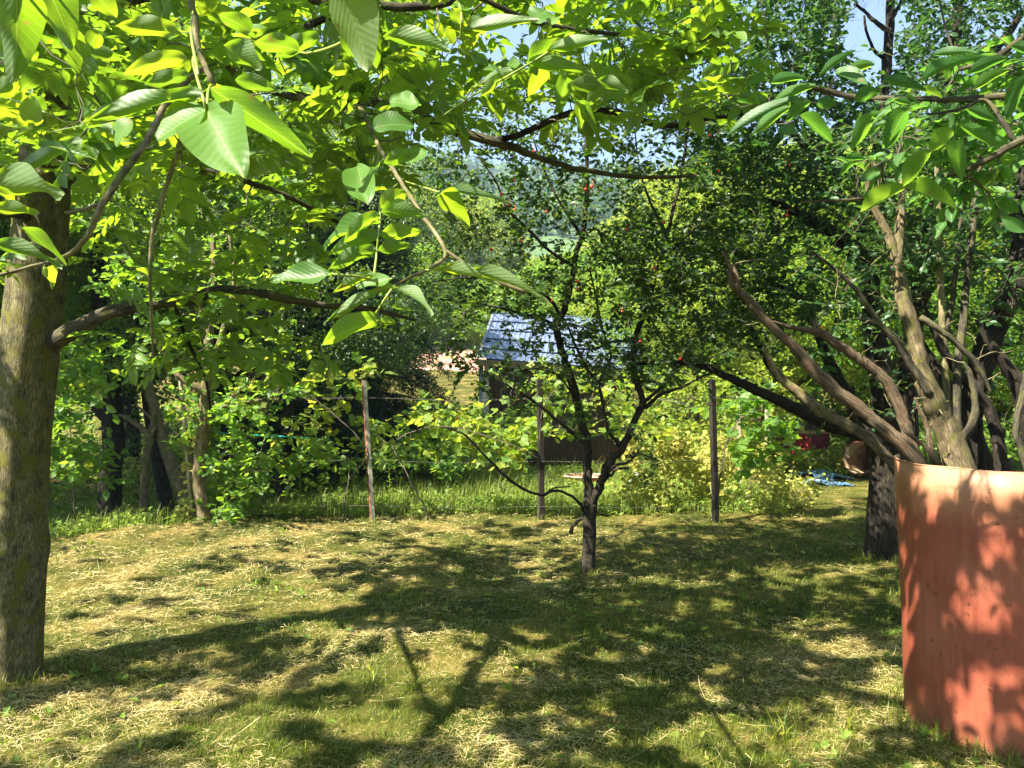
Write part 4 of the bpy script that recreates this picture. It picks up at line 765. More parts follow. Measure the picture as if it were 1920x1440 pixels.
# dark spruce
def spruce(loc, H, R, label, rot=0):
    t = empty('spruce_tree', loc, label, 'tree'); mb = MB(); wlimb(mb, [(0,0,-.2),(.02,0,H*.5),(0,0,H)], [.16,.1,.01], n=10); mb.build('trunk', M['bark_dark'], t, True)
    cr = MB(); POS = []; DIR = []
    for z in np.arange(.7, H-.1, .17):
        k = 1-z/H; n = 7+int(5*k)
        for j in range(n):
            a = rng.uniform(0, 6.28); L = R*(k**.75)*rng.uniform(.75, 1.1); d = np.array([math.cos(a), math.sin(a), 0])
            pts = np.array([np.array([0,0,z])+d*L*s+np.array([0,0,.10*L*s-.42*L*s*s]) for s in np.linspace(0,1,7)])
            tube(cr, pts, np.linspace(.018, .004, 7), 3, .3, 1, cap=False)
            m = int(46*L/1.5)+10; s = rng.random(m)**.7; i = np.clip((s*6).astype(int), 0, 5); f = s*6-i
            o = pts[i]*(1-f)[:,None]+pts[i+1]*f[:,None]; sd = np.cross(d, [0,0,1.]); sg = rng.choice([-1.,1.], m)
            POS.append(o); DIR.append(d[None]*.45+sd[None]*(sg*.6)[:,None]+np.array([0,0,-.75])*rng.uniform(.3,1.3,m)[:,None]+rng.normal(size=(m,3))*.2)
    POS, DIR = np.vstack(POS), nrm(np.vstack(DIR))
    ln = rng.uniform(.14, .34, len(POS)); a, b, c = frames(DIR, rv(len(DIR)))
    # each twig hangs as a strand fringed with short needle blades
    NT = T_([(0,0,0),(1,.06,0),(1,-.06,0)], [(0,1,2)])
    for q in range(9):
        tt = (q+.5)/9; o = POS+a*(ln*tt)[:,None]; sg = 1 if q % 2 else -1
        nd = nrm(a*.7+b*sg*.8+c*rng.normal(size=(len(POS),1))*.6); x_, y_, z_ = frames(nd, rv(len(nd))); L = np.full(len(POS), .075)
        cr.inst(NT, o, x_*L[:,None], y_*.16, z_*.1, rng.random(len(POS)), 0)
    cr.build('crown', [M['spruce'], M['twig']], t); t.rotation_euler = (0,0,rot); return t
sp1 = spruce(at(690, 14.2), 6.9, 2.0, 'dark drooping spruce behind the red and white post')
c = copy_tree(sp1); c.location = at(560, 16.2); c.rotation_euler = (0,0,2.); c.scale = (.95,.95,.95); c['label'] = 'dark spruce standing further left, beside the grove'
# bright foliage behind the right-hand trees
G2 = 'sunlit leafy trees behind the right-hand fruit trees'
rA = bg_tree('leafy_tree', 'sunlit yellow-green tree behind the third fence post', at(1440, 15.5), 6.8, 2.7, 1.3, 420, 85, .085, .05, 'bright', 'bark_grey', .42, .12, G2)
rB = bg_tree('leafy_tree', 'sunlit leafy tree seen between the old dark trunk and the pale stem', at(1690, 14.0), 6.2, 2.5, 1.25, 420, 85, .075, .045, 'shrub', 'bark_grey', .4, .11, G2)
again(rA, 1600, 17.5, 2.2, (1.1,1.05), 'sunlit tree behind the rusty drum', G2)
again(rA, 1880, 14.5, 4.4, (1.05,1.0), 'sunlit tree at the right edge behind the tank', G2)
again(rB, 1300, 19.0, 1.3, (1.1,.98), 'leafy tree at the right end of the shed roof', G2)
again(rB, 1780, 18.5, 3.7, (1.2,1.25), 'tall leafy tree behind the pale stem', G2)
again(rA, 2050, 17, .9, (1.2,1.1), 'leafy tree beyond the right edge of the photo', G2)
again(rB, 1520, 22, 5.1, (1.4,1.3), 'leafy tree furthest back between fence post and drum', G2)
again(rA, 1250, 26, 3.3, (1.2,.95), 'yellow-green tree far behind the shed', G2)
again(rB, 2250, 13.5, 2.9, (1.2,1.2), 'leafy tree well outside the right edge', G2)
# middle distance, up the slope
G3 = 'pale green trees up the slope behind the shed'
mA = bg_tree('slope_tree', 'pale green tree up the slope, left above the shed roof', at(885, 66), 11.5, 4.6, 1.5, 420, 60, .26, .17, 'bright', 'bark_grey', .95, .25, G3, nb=4)
mB = bg_tree('slope_tree', 'darker round tree on the slope directly left of the shed', at(800, 50), 6.5, 2.6, .6, 330, 60, .15, .10, 'shrub', 'bark_grey', .6, .18, G3, nb=4)
for px, d, r_, s_, lab in ((985,72,1.,(1.,.55),'pale green tree up the slope, centre above the roof ridge'),(1090,70,2.,(1.1,.6),'pale green tree up the slope behind the plum crown'),(1190,62,3.,(1.1,.85),'pale green tree up the slope, right of the roof'),
    (800,75,4.,(1.2,1.05),'pale tree up the slope behind the spruce'),(700,60,5.,(1.2,1.2),'pale tree up the slope hidden by walnut leaves'),(1300,50,1.5,(1.1,1.05),'pale tree up the slope right of the shed'),(1420,55,2.5,(1.3,1.2),'pale tree high on the slope behind the third post'),
    (1560,50,3.5,(1.2,1.2),'pale tree up the slope behind the old dark tree'),(1720,46,.5,(1.2,1.2),'pale tree up the slope behind the pale stems'),(1880,48,5.5,(1.2,1.2),'pale tree up the slope at the right edge'),(560,52,4.5,(1.3,1.3),'pale tree up the slope behind the grove'),(380,48,.2,(1.3,1.3),'pale slope tree behind the grove middle'),(180,50,1.2,(1.3,1.3),'pale slope tree behind the grove left'),(0,46,2.2,(1.3,1.3),'pale slope tree at the far left')):
    again(mA, px, d, r_, s_, lab, G3)
for px, d, r_, s_, lab in ((925,42,1.,(.8,.7),'darker round tree on the slope just above the shed roof'),(1060,38,2.,(1.1,.95),'darker round tree behind the middle of the shed roof'),(1170,36,3.,(1.1,1.),'darker round tree behind the right end of the roof'),(770,44,4.,(1.2,1.1),'darker round tree behind the spruce tips')):
    again(mB, px, d, r_, s_, lab, G3)
# forest on the hill: nobody could count it
n = 5200; y = 185+(rng.random(n)**.85)*490; x = rng.uniform(-.95, .95, n)*y; z = gh(x, y)
o1 = np.stack([x, y, z], -1); r_ = rng.uniform(2.6, 5.2, n); h_ = r_*rng.uniform(1.3, 2.2, n); con = rng.random(n) < .35; r_ = np.where(con, r_*.6, r_); h_ = np.where(con, h_*1.5, h_)
fm = MB(); K = 84; u = rv(n*K); rr = np.repeat(r_, K); hh = np.repeat(h_, K); cc = np.repeat(con, K); u[:,2] = u[:,2]*.9+.1
tap = np.where(cc, np.clip(1.05-(u[:,2]*.5+.5), .05, 1), 1)
pos = np.repeat(o1, K, 0)+np.stack([u[:,0]*rr*tap, u[:,1]*rr*tap, (u[:,2]+1)*hh*.6+rr*.2], -1)*rng.uniform(.82,1.08,(n*K,1))
dd = nrm(np.cross(u, rv(n*K))); a, b, c = frames(dd, nrm(u+rng.normal(size=u.shape)*.5)); sz = rr*rng.uniform(.35,.7,n*K)
rnd = np.clip(np.repeat(rng.random(n)*.7*np.where(con,.3,1), K)+rng.random(n*K)*.3, 0, 1)
fm.inst(LEAF4, pos-a*(sz*.5)[:,None], a*sz[:,None], b*(sz*.8)[:,None], c*sz[:,None], rnd)
fo = fm.build('forest', M['far']); tag(fo, 'hazy green forest covering the far hillside', None, None, 'stuff')
# light haze in the valley air
hb = MB(); box(hb, (0, 440, 118), (950, 600, 134)); hz = hb.build('haze', [])
m, t = newmat('air'); vo = N(t, 'ShaderNodeVolumePrincipled'); vo.inputs['Color'].default_value = (.55,.74,1,1); vo.inputs['Density'].default_value = .00075; vo.inputs['Anisotropy'].default_value = .3
oo = N(t, 'ShaderNodeOutputMaterial'); t.links.new(vo.outputs[0], oo.inputs[1]); hz.data.materials.append(m); hz['kind'] = 'stuff'; hz.visible_shadow = True
# ------------------------------------------------------------------ fence of angle-iron posts and wire
M['rust'] = surf('rusty_iron', [(.3,(.10,.03,.02)),(.55,(.24,.07,.045)),(.75,(.30,.12,.07))], 14, .75, .4, 60)
M['white_paint'] = surf('old_white_paint', [(.35,(.22,.20,.15)),(.6,(.50,.47,.38))], 14, .6, .2, 60)
M['iron_dark'] = surf('dark_iron', [(.3,(.010,.008,.007)),(.7,(.03,.022,.017))], 20, .7, .4, 60)
M['wood_grey'] = surf('weathered_wood', [(.3,(.22,.17,.11)),(.7,(.42,.35,.25))], 6, .85, .5, 40, (4,4,.6))
M['wire'] = surf('wire_steel', [(.3,(.06,.05,.04)),(.7,(.14,.12,.10))], 20, .5, .1, 60, metal=.6)
M['stone_tan'] = M['bark_pale']
fen = empty('wire_fence', P(1018,985,8.78), 'low wire fence with four upright posts at the far edge of the lawn', 'fence'); FL = tuple(fen.location)
def angle(xb, yb, xt, yt, d, wpx, ma, mb_, lab, tw=0.):
    B = P(xb, yb, d)-np.array([0,0,.12]); T = P(xt, yt, d); wd = wpx*d/F; ax = nrm(T-B); m = MB()
    for k, (dx, dy, mt) in enumerate((((math.cos(tw)), math.sin(tw), 0), (-math.sin(tw), math.cos(tw), 1))):
        s = nrm(np.array([dx, dy, 0])-ax*np.dot([dx, dy, 0], ax)); u = np.cross(ax, s); L = np.linalg.norm(T-B)
        off = (wd/2)*s if k == 0 else (wd/2+.0022)*s
        box(m, (B+T)/2+off, (L/2, wd/2, .0022), (ax, s, u), .5, mt)
    o = m.build('post', [M[ma], M[mb_]], fen, False, FL); o['label'] = lab
angle(698, 978, 680, 713, 8.75, 7, 'white_paint', 'rust', 'leaning angle-iron post, rusty red edge and white painted face', .5)
angle(1014, 986, 1009, 711, 8.78, 9, 'iron_dark', 'iron_dark', 'dark iron post behind the slim fork-trunked tree', .3)
angle(1342, 976, 1334, 712, 8.75, 9, 'iron_dark', 'iron_dark', 'dark iron post right of the slim tree', .4)
m = MB(); beam(m, P(362,965,8.6)-np.array([0,0,.1]), P(338,705,8.6), .055, .03, rnd=.5); o = m.build('post', M['wood_grey'], fen, False, FL); o['label'] = 'leaning grey wooden post beside the slender tree'
for yy in (863, 746, 948):
    m = MB(); ps = [P(350,yy+12,8.62), P(520,yy+4,8.7), P(688,yy,8.74), P(850,yy+5,8.78), P(1014,yy+2,8.77), P(1180,yy+4,8.77), P(1340,yy,8.74), P(1440,yy+3,8.9), P(1560,yy-4,9.4)]
    tube(m, catmull(ps, 6), .003 if yy != 746 else .004, 5); m.build('wire', M['wire'], fen, True, FL)
M['teal'] = surf('turquoise_rope', [(.3,(.02,.42,.34)),(.7,(.05,.60,.50))], 40, .6, .3, 200)
rp = MB(); pr = catmull([P(345,800,8.6), P(420,812,8.8), P(462,815,9.0), P(540,819,9.2), P(620,825,9.5)], 14)
for ph in (0, math.pi):
    a = np.arange(len(pr))*1.3+ph; tube(rp, pr+np.stack([0*a, np.cos(a)*.004, np.sin(a)*.004], -1), .0048, 5)
tag(rp.build('rope', M['teal'], None, True), 'twisted turquoise rope stretched across the dark grove gap', 'rope')
m = MB(); tube(m, [P(428,879,8.9), P(505,884,9.0)], .012, 6); tag(m.build('wooden_rod', M['wood_grey'], None, True), 'short pale rod lying across the low leaves right of the slender tree', 'rod')

# ------------------------------------------------------------------ garden shed
M['roof'] = surf('blue_grey_roof', [(.3,(.075,.10,.17)),(.5,(.11,.145,.23)),(.75,(.17,.21,.29))], 3, .42, .15, 14, spec=.5, metal=.0)  # base colour darkened in place of leaf shade falling on the roof
M['roof_line'] = surf('roof_seam', [(.3,(.075,.10,.15)),(.7,(.11,.14,.2))], 8, .5, .2, 30)
M['shed_wood'] = surf('shed_boards', [(.3,(.035,.022,.016)),(.6,(.075,.045,.03)),(.8,(.12,.08,.055))], 5, .9, .5, 30, (6,6,.7))
M['plaster'] = surf('shed_plaster', [(.3,(.38,.30,.26)),(.6,(.55,.47,.42)),(.8,(.42,.22,.16))], 6, .9, .3, 40)
M['grey_blue'] = surf('downpipe_zinc', [(.3,(.16,.19,.22)),(.7,(.26,.30,.34))], 8, .55, .2, 40)
M['glass'] = surf('dark_window_glass', [(.3,(.015,.02,.022)),(.7,(.04,.05,.055))], 2, .1, .0, 5, spec=.8)
EL, ER, RL, RR = P(898,674,16.2), P(1200,696,18.6), P(926,589,18.6), P(1196,601,21.0)
sh = empty('garden_shed', (EL[0], EL[1]+.5, gz(EL[0], EL[1])), 'small dark wooden garden shed with blue-grey sheet roof behind the slim tree', 'shed'); SHL = tuple(sh.location)
m = MB(); nrmal = nrm(np.cross(ER-EL, RL-EL)); 
if nrmal[2] < 0: nrmal = -nrmal
q = lambda a, b, h=0.: (EL*(1-a)+ER*a)*(1-b)+(RL*(1-a)+RR*a)*b+nrmal*h
nc, nr = 16, 5; V = []; Q = []
for j in range(nr*2+1):
    for i in range(nc*8+1):
        a = i/(nc*8); row = min(j//2, nr-1) if j % 2 == 0 and j < nr*2 else j//2
        b = (j//2+(j % 2)*.985)/nr if j < nr*2 else 1.; fr = (i % 8)/8
        V.append(q(a, b, .02+.012*math.cos(2*math.pi*fr)**6+(.018 if j % 2 == 0 and j < nr*2 else 0)))
W_ = nc*8+1
for j in range(nr*2):
    for i in range(nc*8): k = j*W_+i; Q.append((k, k+1, k+1+W_, k+W_))
m.add(V, None, Q)
k0 = len(V); 
rf = m.build('roof', M['roof'], sh, False, SHL)
mod = MB(); 
for i in range(nc+1): beam(mod, q(i/nc, 0, .035), q(i/nc, 1, .035), .014, .01, nrmal)
for j in range(nr): beam(mod, q(0, (j+.99)/nr, .05), q(1, (j+.99)/nr, .05), .02, .012, nrmal)
o = mod.build('roof_seam', M['roof_line'], rf); 
bk = MB(); RB_L, RB_R = RL+np.array([.25,2.3,-1.25]), RR+np.array([.25,2.3,-1.25]); n2 = nrm(np.cross(RR-RL, RB_L-RL))
bk.add([RL+[0,0,.02], RR+[0,0,.02], RB_R+[0,0,.02], RB_L+[0,0,.02], RL-[0,0,.03], RR-[0,0,.03], RB_R-[0,0,.03], RB_L-[0,0,.03]], None, [[0,1,2,3],[4,7,6,5],[0,4,5,1],[1,5,6,2],[2,6,7,3],[3,7,4,0]]); bk.build('rear_roof', M['roof'], sh, False, SHL)
m = MB(); beam(m, q(-.005,0,-.07), q(1.005,0,-.07), .05, .13, nrmal); m.build('gutter_board', M['wood_grey'], sh, False, SHL)
m = MB(); beam(m, q(-.008,0,-.02), q(-.008,1,-.02), .04, .14, nrmal); m.build('barge_board', M['grey_blue'], sh, False, SHL)
f1 = nrm(ER-EL); f1[2] = 0; f1 = nrm(f1); bkd = (RL-EL)*[1,1,0]; bkd = nrm(bkd); zb = gz(EL[0], 17)-.35
WLc = EL+f1*.12+bkd*.25; WRc = ER-f1*.15+bkd*.25
def wall(A, B, z0, z1a, z1b, th, mt, name, parent=sh):
    d = nrm((B-A)*np.array([1,1,0])); nn = np.array([-d[1], d[0], 0])*th; m = MB(); V = []
    for o_ in (0, nn): V += [np.array([A[0],A[1],z0])+o_, np.array([B[0],B[1],z0])+o_, np.array([B[0],B[1],z1b])+o_, np.array([A[0],A[1],z1a])+o_]
    m.add(V, None, [[0,1,2,3],[5,4,7,6],[4,0,3,7],[1,5,6,2],[3,2,6,7],[0,4,5,1]]); return m.build(name, mt, parent, False, SHL)
wall(WLc+f1*.1, WRc, zb, EL[2]-.02, ER[2]-.02, .08, M['shed_wood'], 'front_wall')
bl = WLc+bkd*3.1+f1*.1; wall(WLc+f1*.1+bkd*.08, bl, zb, EL[2]+.12, EL[2]+.5, .08, M['shed_wood'], 'side_wall')
br = WRc+bkd*3.1; wall(WRc+bkd*.08-f1*.08, br-f1*.08, zb, ER[2]+.1, ER[2]+.5, .08, M['shed_wood'], 'side_wall')
wall(bl, br, zb, 1.7, 1.6, .08, M['shed_wood'], 'rear_wall')
for k in range(22):
    m = MB(); A = WLc+f1*(.22+k*.2)-bkd*.012; box(m, (A[0],A[1],(zb+EL[2])/2-.02), (.012,.011,(EL[2]-zb)/2-.1)); m.build('batten', M['shed_wood'], sh, False, SHL)
m = MB(); A = WLc-bkd*.02+f1*.03; box(m, (A[0],A[1],(zb+EL[2])/2-.03), (.055,.055,(EL[2]-zb)/2-.03), (f1,bkd,(0,0,1))); m.build('corner_post', M['plaster'], sh, False, SHL)
m = MB(); A = WLc-bkd*.1-f1*.09; tube(m, [(A[0],A[1],zb),(A[0],A[1],EL[2]-.1)], .05, 10); m.build('downpipe', M['grey_blue'], sh, True, SHL)
A = WLc+f1*2.1-bkd*.03; m = MB(); 
for sx in (-.36,.36): box(m, A*[1,1,0]+f1*sx+np.array([0,0,.85]), (.03,.03,.33), (f1,bkd,(0,0,1)))
for sz in (-.3,.3): box(m, A*[1,1,0]+np.array([0,0,.85+sz]), (.33,.028,.03), (f1,bkd,(0,0,1)))
wn = m.build('window', M['wood_grey'], sh, False, SHL); m = MB(); box(m, A*[1,1,0]+np.array([0,0,.85])-bkd*-.01, (.33,.008,.27), (f1,bkd,(0,0,1))); m.build('pane', M['glass'], wn)
bpy.context.view_layer.update()
for ch in wn.children: ch.data.transform(__import__('mathutils').Matrix.Translation(-Vector(SHL)))
for ch in rf.children: ch.data.transform(__import__('mathutils').Matrix.Translation(-Vector(SHL)))

# reddish bare bank on the slope left of the shed
M['red_soil'] = surf('red_soil', [(.3,(.24,.10,.075)),(.5,(.36,.18,.14)),(.7,(.46,.34,.25))], 1.5, .95, .6, 8, extra=(2.2,.52,.6,(.12,.16,.03)))
m = MB(); nx, ny = 26, 14; V = []; Q = []
for j in range(ny):
    for i in range(nx):
        a, b = i/(nx-1), j/(ny-1); x, y = -5.6+5.0*a+.3*math.sin(5*b), 38+6.*b+.4*math.sin(6*a); e = min(a,1-a,b,1-b); V.append((x, y, gz(x,y)+(.9*b)*min(1,e*6)+.05*math.sin(9*a+5*b)-.1*(e < .02)))
for j in range(ny-1):
    for i in range(nx-1): k = j*nx+i; Q.append((k,k+1,k+1+nx,k+nx))
m.add(V, None, Q); m.build('bare_bank', M['red_soil'], None, True)['kind'] = 'structure'

# ------------------------------------------------------------------ red steel tank, right foreground
def tank_mat():
    m, t = newmat('faded_red_tank_paint'); co = N(t, 'ShaderNodeTexCoord')
    n1 = N(t, 'ShaderNodeTexNoise', Scale=2.2, Detail=6., Roughness=.6); n2 = N(t, 'ShaderNodeTexNoise', Scale=30., Detail=10., Roughness=.8); n3 = N(t, 'ShaderNodeTexNoise', Scale=120., Detail=3.)
    for n in (n1,n2,n3): t.links.new(co.outputs['Object'], n.inputs['Vector'])
    sp_ = N(t, 'ShaderNodeSeparateXYZ'); t.links.new(co.outputs['Object'], sp_.inputs[0])
    c1 = ramp(t, n1.outputs['Fac'], [(.3,(.17,.042,.022)),(.5,(.25,.064,.035)),(.7,(.31,.10,.055))])
    mr = N(t, 'ShaderNodeMapRange'); mr.inputs[1].default_value = .98; mr.inputs[2].default_value = 1.3; t.links.new(sp_.outputs[2], mr.inputs[0])
    ad = N(t, 'ShaderNodeMath', operation='MULTIPLY'); t.links.new(mr.outputs[0], ad.inputs[0]); t.links.new(n1.outputs['Fac'], ad.inputs[1])
    f1_ = ramp(t, ad.outputs[0], [(.1,(0,0,0)),(.5,(1,1,1))])
    mx = N(t, 'ShaderNodeMix', data_type='RGBA'); t.links.new(f1_, mx.inputs[0]); t.links.new(c1, mx.inputs[6]); mx.inputs[7].default_value = (.37,.19,.10,1)
    f2 = ramp(t, n2.outputs['Fac'], [(.585,(0,0,0)),(.63,(1,1,1))])
    mp_ = N(t, 'ShaderNodeMapping'); mp_.inputs['Scale'].default_value = (14,14,1.1); t.links.new(co.outputs['Object'], mp_.inputs[0])
    n4 = N(t, 'ShaderNodeTexNoise', Scale=1., Detail=8., Roughness=.7); t.links.new(mp_.outputs[0], n4.inputs['Vector'])
    st4 = ramp(t, n4.outputs['Fac'], [(.3,(.72,.66,.6)),(.5,(1,1,1)),(.72,(1.22,1.25,1.3))]); mx4 = N(t, 'ShaderNodeMix', data_type='RGBA', blend_type='MULTIPLY'); mx4.inputs[0].default_value = .8
    t.links.new(mx.outputs[2], mx4.inputs[6]); t.links.new(st4, mx4.inputs[7]); mx = mx4
    dz = N(t, 'ShaderNodeMapRange'); dz.inputs[1].default_value = .28; dz.inputs[2].default_value = .0; t.links.new(sp_.outputs[2], dz.inputs[0])
    dm = N(t, 'ShaderNodeMath', operation='MULTIPLY'); t.links.new(dz.outputs[0], dm.inputs[0]); t.links.new(n2.outputs['Fac'], dm.inputs[1])
    mx5 = N(t, 'ShaderNodeMix', data_type='RGBA'); t.links.new(dm.outputs[0], mx5.inputs[0]); t.links.new(mx.outputs[2], mx5.inputs[6]); mx5.inputs[7].default_value = (.15,.10,.05,1); mx = mx5
    mx2 = N(t, 'ShaderNodeMix', data_type='RGBA'); t.links.new(f2, mx2.inputs[0]); t.links.new(mx.outputs[2], mx2.inputs[6]); mx2.inputs[7].default_value = (.075,.028,.014,1)
    b = N(t, 'ShaderNodeBsdfPrincipled', Roughness=.5); b.inputs['Specular IOR Level'].default_value = .35; t.links.new(mx2.outputs[2], b.inputs['Base Color'])
    bp = N(t, 'ShaderNodeBump', Strength=.12, Distance=.004); t.links.new(n3.outputs['Fac'], bp.inputs['Height']); t.links.new(bp.outputs[0], b.inputs['Normal'])
    o = N(t, 'ShaderNodeOutputMaterial'); t.links.new(b.outputs[0], o.inputs[0]); return m
M['tank'] = tank_mat()
M['tank_in'] = surf('rusty_tank_inside', [(.3,(.10,.04,.02)),(.6,(.24,.10,.05)),(.8,(.34,.18,.1))], 5, .9, .4, 40)
TR = .46; e0 = P(1690,1200,3.66); ray = nrm(np.array([(1692-960)/F, 1, 0])); side = np.array([ray[1], -ray[0], 0])
tc = np.array([e0[0], e0[1], 0])+side*TR; tc[2] = -.05
tk = empty('steel_sheet', tc, 'curved sheet of faded red rusty steel standing upright in the grass at the right edge', 'steel sheet'); TH = 1.30
A0 = math.atan2(-tc[1], -tc[0])
def ring_wall(r0, r1, z0, z1, n=96, wob=.004):
    m = MB(); V = []; Q = []; ang = A0+np.linspace(-1.75, 1.25, n); zz = np.linspace(z0, z1, 14)
    prof = [(r0, z) for z in zz]+[(r1, z) for z in zz[::-1]]
    for k, (r, z) in enumerate(prof):
        for a in ang: rr = r+wob*math.sin(3*a+z*2)+wob*.6*math.sin(5*a-z*4)+.035*(z-.6); V.append((rr*math.cos(a), rr*math.sin(a), z))
    K = len(prof)
    for k in range(K):
        for i in range(n-1): Q.append((k*n+i, k*n+i+1, ((k+1)%K)*n+i+1, ((k+1)%K)*n+i))
    for e in (0, n-1):
        for k in range(13): Q.append((k*n+e, (k+1)*n+e, (K-2-k)*n+e, (K-1-k)*n+e))
    m.add(V, None, Q); return m
m = ring_wall(TR, TR-.006, -.12, TH); m.build('shell', M['tank'], tk, True)
m = MB(); aa = A0+np.linspace(-1.75, 1.25, 97); tube(m, [((TR+.0215)*math.cos(a), (TR+.0215)*math.sin(a), TH+.001+.002*math.sin(9*a)) for a in aa], .0035, 8); m.build('rim', M['tank'], tk, True)
aw = math.atan2(-(tc[1]), -(tc[0]))+.42
m = MB(); tube(m, [((TR+.0+.035*(z-.6))*math.cos(aw+.03*math.sin(z*3)), (TR+.0+.035*(z-.6))*math.sin(aw+.03*math.sin(z*3)), z) for z in np.linspace(.02,.5,14)], .0022, 5); m.build('weld_seam', M['tank'], tk, True)
tk.rotation_euler = (radians(.3), radians(-.6), 0)

# ------------------------------------------------------------------ drum, red boxes, stakes, plastic, basin, bag
M['drum'] = surf('peeled_drum', [(.3,(.26,.19,.11)),(.5,(.36,.28,.18)),(.75,(.22,.11,.055))], 5, .8, .3, 40, extra=(3,.55,.68,(.22,.10,.055)))
da, db_ = P(1608,859,15.0), P(1690,869,15.8); ax = nrm(db_-da); s1 = nrm(np.cross(ax, [0,0,1.])); s2 = np.cross(s1, ax); R0 = .32
dr = empty('rusty_drum', (da[0], da[1], da[2]-R0), 'open pale rusty drum lying on its side behind the old dark trunk', 'drum'); DRL = tuple(dr.location)
m = MB(); V = []; Q = []; n = 40; L = .95; prof = [(0,R0),(.02,R0+.012),(.04,R0),(L*.33,R0),(L*.345,R0+.012),(L*.36,R0),(L*.66,R0),(L*.675,R0+.012),(L*.69,R0),(L,R0),(L,R0-.008),(.0,R0-.008)]
for t_, r in prof:
    for i in range(n): a = 2*math.pi*i/n; V.append(da+ax*t_+s1*r*math.cos(a)+s2*r*math.sin(a))
for k in range(len(prof)):
    for i in range(n): Q.append((k*n+i, k*n+(i+1)%n, ((k+1)%len(prof))*n+(i+1)%n, ((k+1)%len(prof))*n+i))
m.add(V, None, Q); m.build('body', M['drum'], dr, True, DRL)
m = MB(); V = [da+ax*(L-.03)]+[da+ax*(L-.03)+s1*(R0-.009)*math.cos(2*math.pi*i/n)+s2*(R0-.009)*math.sin(2*math.pi*i/n) for i in range(n)]; m.add(V, [(0,i+1,(i+1)%n+1) for i in range(n)]); m.build('end_plate', M['drum'], dr, False, DRL)
m = MB(); tube(m, [da+s1*(R0+.002)*math.cos(a)+s2*(R0+.002)*math.sin(a) for a in np.linspace(0,2*np.pi,41)], .014, 6, cap=False); m.build('rim', M['rust'], dr, True, DRL)
M['red_box'] = surf('red_painted_metal', [(.3,(.15,.012,.02)),(.6,(.24,.022,.035)),(.8,(.30,.06,.06))], 5, .55, .15, 40)
M['red_dark'] = surf('dark_red_board', [(.3,(.07,.015,.012)),(.7,(.14,.03,.022))], 5, .7, .3, 40)
c0 = P(1520,838,17.5); z0 = gz(c0[0], 17.5)
bx = empty('red_bin', (c0[0], 17.5, z0), 'bright red metal bin with worn wooden lid in the shade left of the drum', 'bin'); rot = np.array([[math.cos(.5),math.sin(.5),0],[-math.sin(.5),math.cos(.5),0],[0,0,1]])
top = P(0,812,17.5)[2]; hh = (top-z0)/2
m = MB(); box(m, (0,0,hh), (.31,.27,hh), rot); bm_ = m.build('body', M['red_box'], bx)
m = MB(); box(m, (0,0,hh*2+.02), (.34,.30,.018), rot); m.build('lid', M['wood_grey'], bx)
m = MB(); [box(m, (0,0,hh*k_), (.318,.278,.012), rot) for k_ in (.4,1.5)]; m.build('rib', M['red_box'], bx)
c1 = P(1462,830,19.); z1 = gz(c1[0],19.); bx2 = empty('wooden_crate', (c1[0],19.,z1), 'dark red wooden crate in deep shade behind the pale stake', 'crate'); h2 = (P(0,795,19.)[2]-z1)/2
for k_ in range(6): m = MB(); box(m, (0,-.3,h2*(.17+.33*k_)), (.3,.015,h2*.15)); m.build('board', M['red_dark'], bx2)
for k_ in range(6): m = MB(); box(m, (.3,0,h2*(.17+.33*k_)), (.015,.284,h2*.15)); m.build('board', M['red_dark'], bx2)
for sx in (-.27,.27): m = MB(); box(m, (sx,-.27,h2), (.025,.013,h2+.03)); m.build('corner_post', M['red_dark'], bx2)
for (x,yb,yt,d,wp_,lab) in ((1442,930,768,11.5,9,'pale wooden stake standing in the weeds right of the third fence post'),(1387,930,742,12.5,6,'thin pale stake just right of the third fence post, further back'),(1360,935,905,12.0,5,'short broken stake low in the bramble')):
    m = MB(); B = P(x,yb,d); B[2] = gz(B[0], d)-.1; T = P(x-3,yt,d); beam(m, B, T, wp_*d/F, wp_*d/F*.6, (0,1,0)); tag(m.build('stake', M['wood_grey']), lab, 'stake', 'stakes in the weeds')
M['blue_plastic'] = leafmat('blue_plastic', [(.06,.17,.31),(.12,.25,.40),(.30,.37,.42)], [(.1,.4,.8)]*3, .25, .3, .6)
def crumple(name, px, py, d, wx, wy, h, mat, label, cat, nx=34, ny=22, thr=.1, seed=0, group=None):
    c = P(px, py, d); gx_, gy_ = c[0], d; rg = np.random.default_rng(seed); V = []; Q = []; ph = rg.uniform(0,6,8)
    f = lambda a, b: abs(math.sin(7*a+3*math.sin(5*b+ph[0])+ph[1]))*.5+abs(math.sin(11*b+4*math.sin(6*a+ph[2])+ph[3]))*.35+abs(math.sin(23*a+17*b+ph[4]))*.15
    for j in range(ny):
        for i in range(nx):
            a, b = i/(nx-1), j/(ny-1); rr = math.hypot(2*a-1, 2*b-1); x, y = gx_+(a-.5)*wx, gy_+(b-.5)*wy
            V.append((x+.02*rg.normal(), y+.02*rg.normal(), gz(x,y)+.015+h*f(a,b)*max(.1,1-rr*.8)))
    for j in range(ny-1):
        for i in range(nx-1):
            a, b = i/(nx-1)-.5, j/(ny-1)-.5
            if math.hypot(a,b)*2+.35*math.sin(9*a+7*b+ph[5])*math.sin(8*b-5*a+ph[6]) < .9: k = j*nx+i; Q.append((k,k+1,k+1+nx,k+nx))
    m = MB(); m.add(V, None, Q, rg.random(len(V))); o = m.build(name, mat); tag(o, label, cat, group); sol = o.modifiers.new('thickness', 'SOLIDIFY'); sol.thickness = .003; return o
crumple('plastic_sheet', 1535, 885, 15.2, 1.2, 1.3, .16, M['blue_plastic'], 'largest crumpled blue plastic sheet, in front of the drum', 'plastic sheet', seed=1)
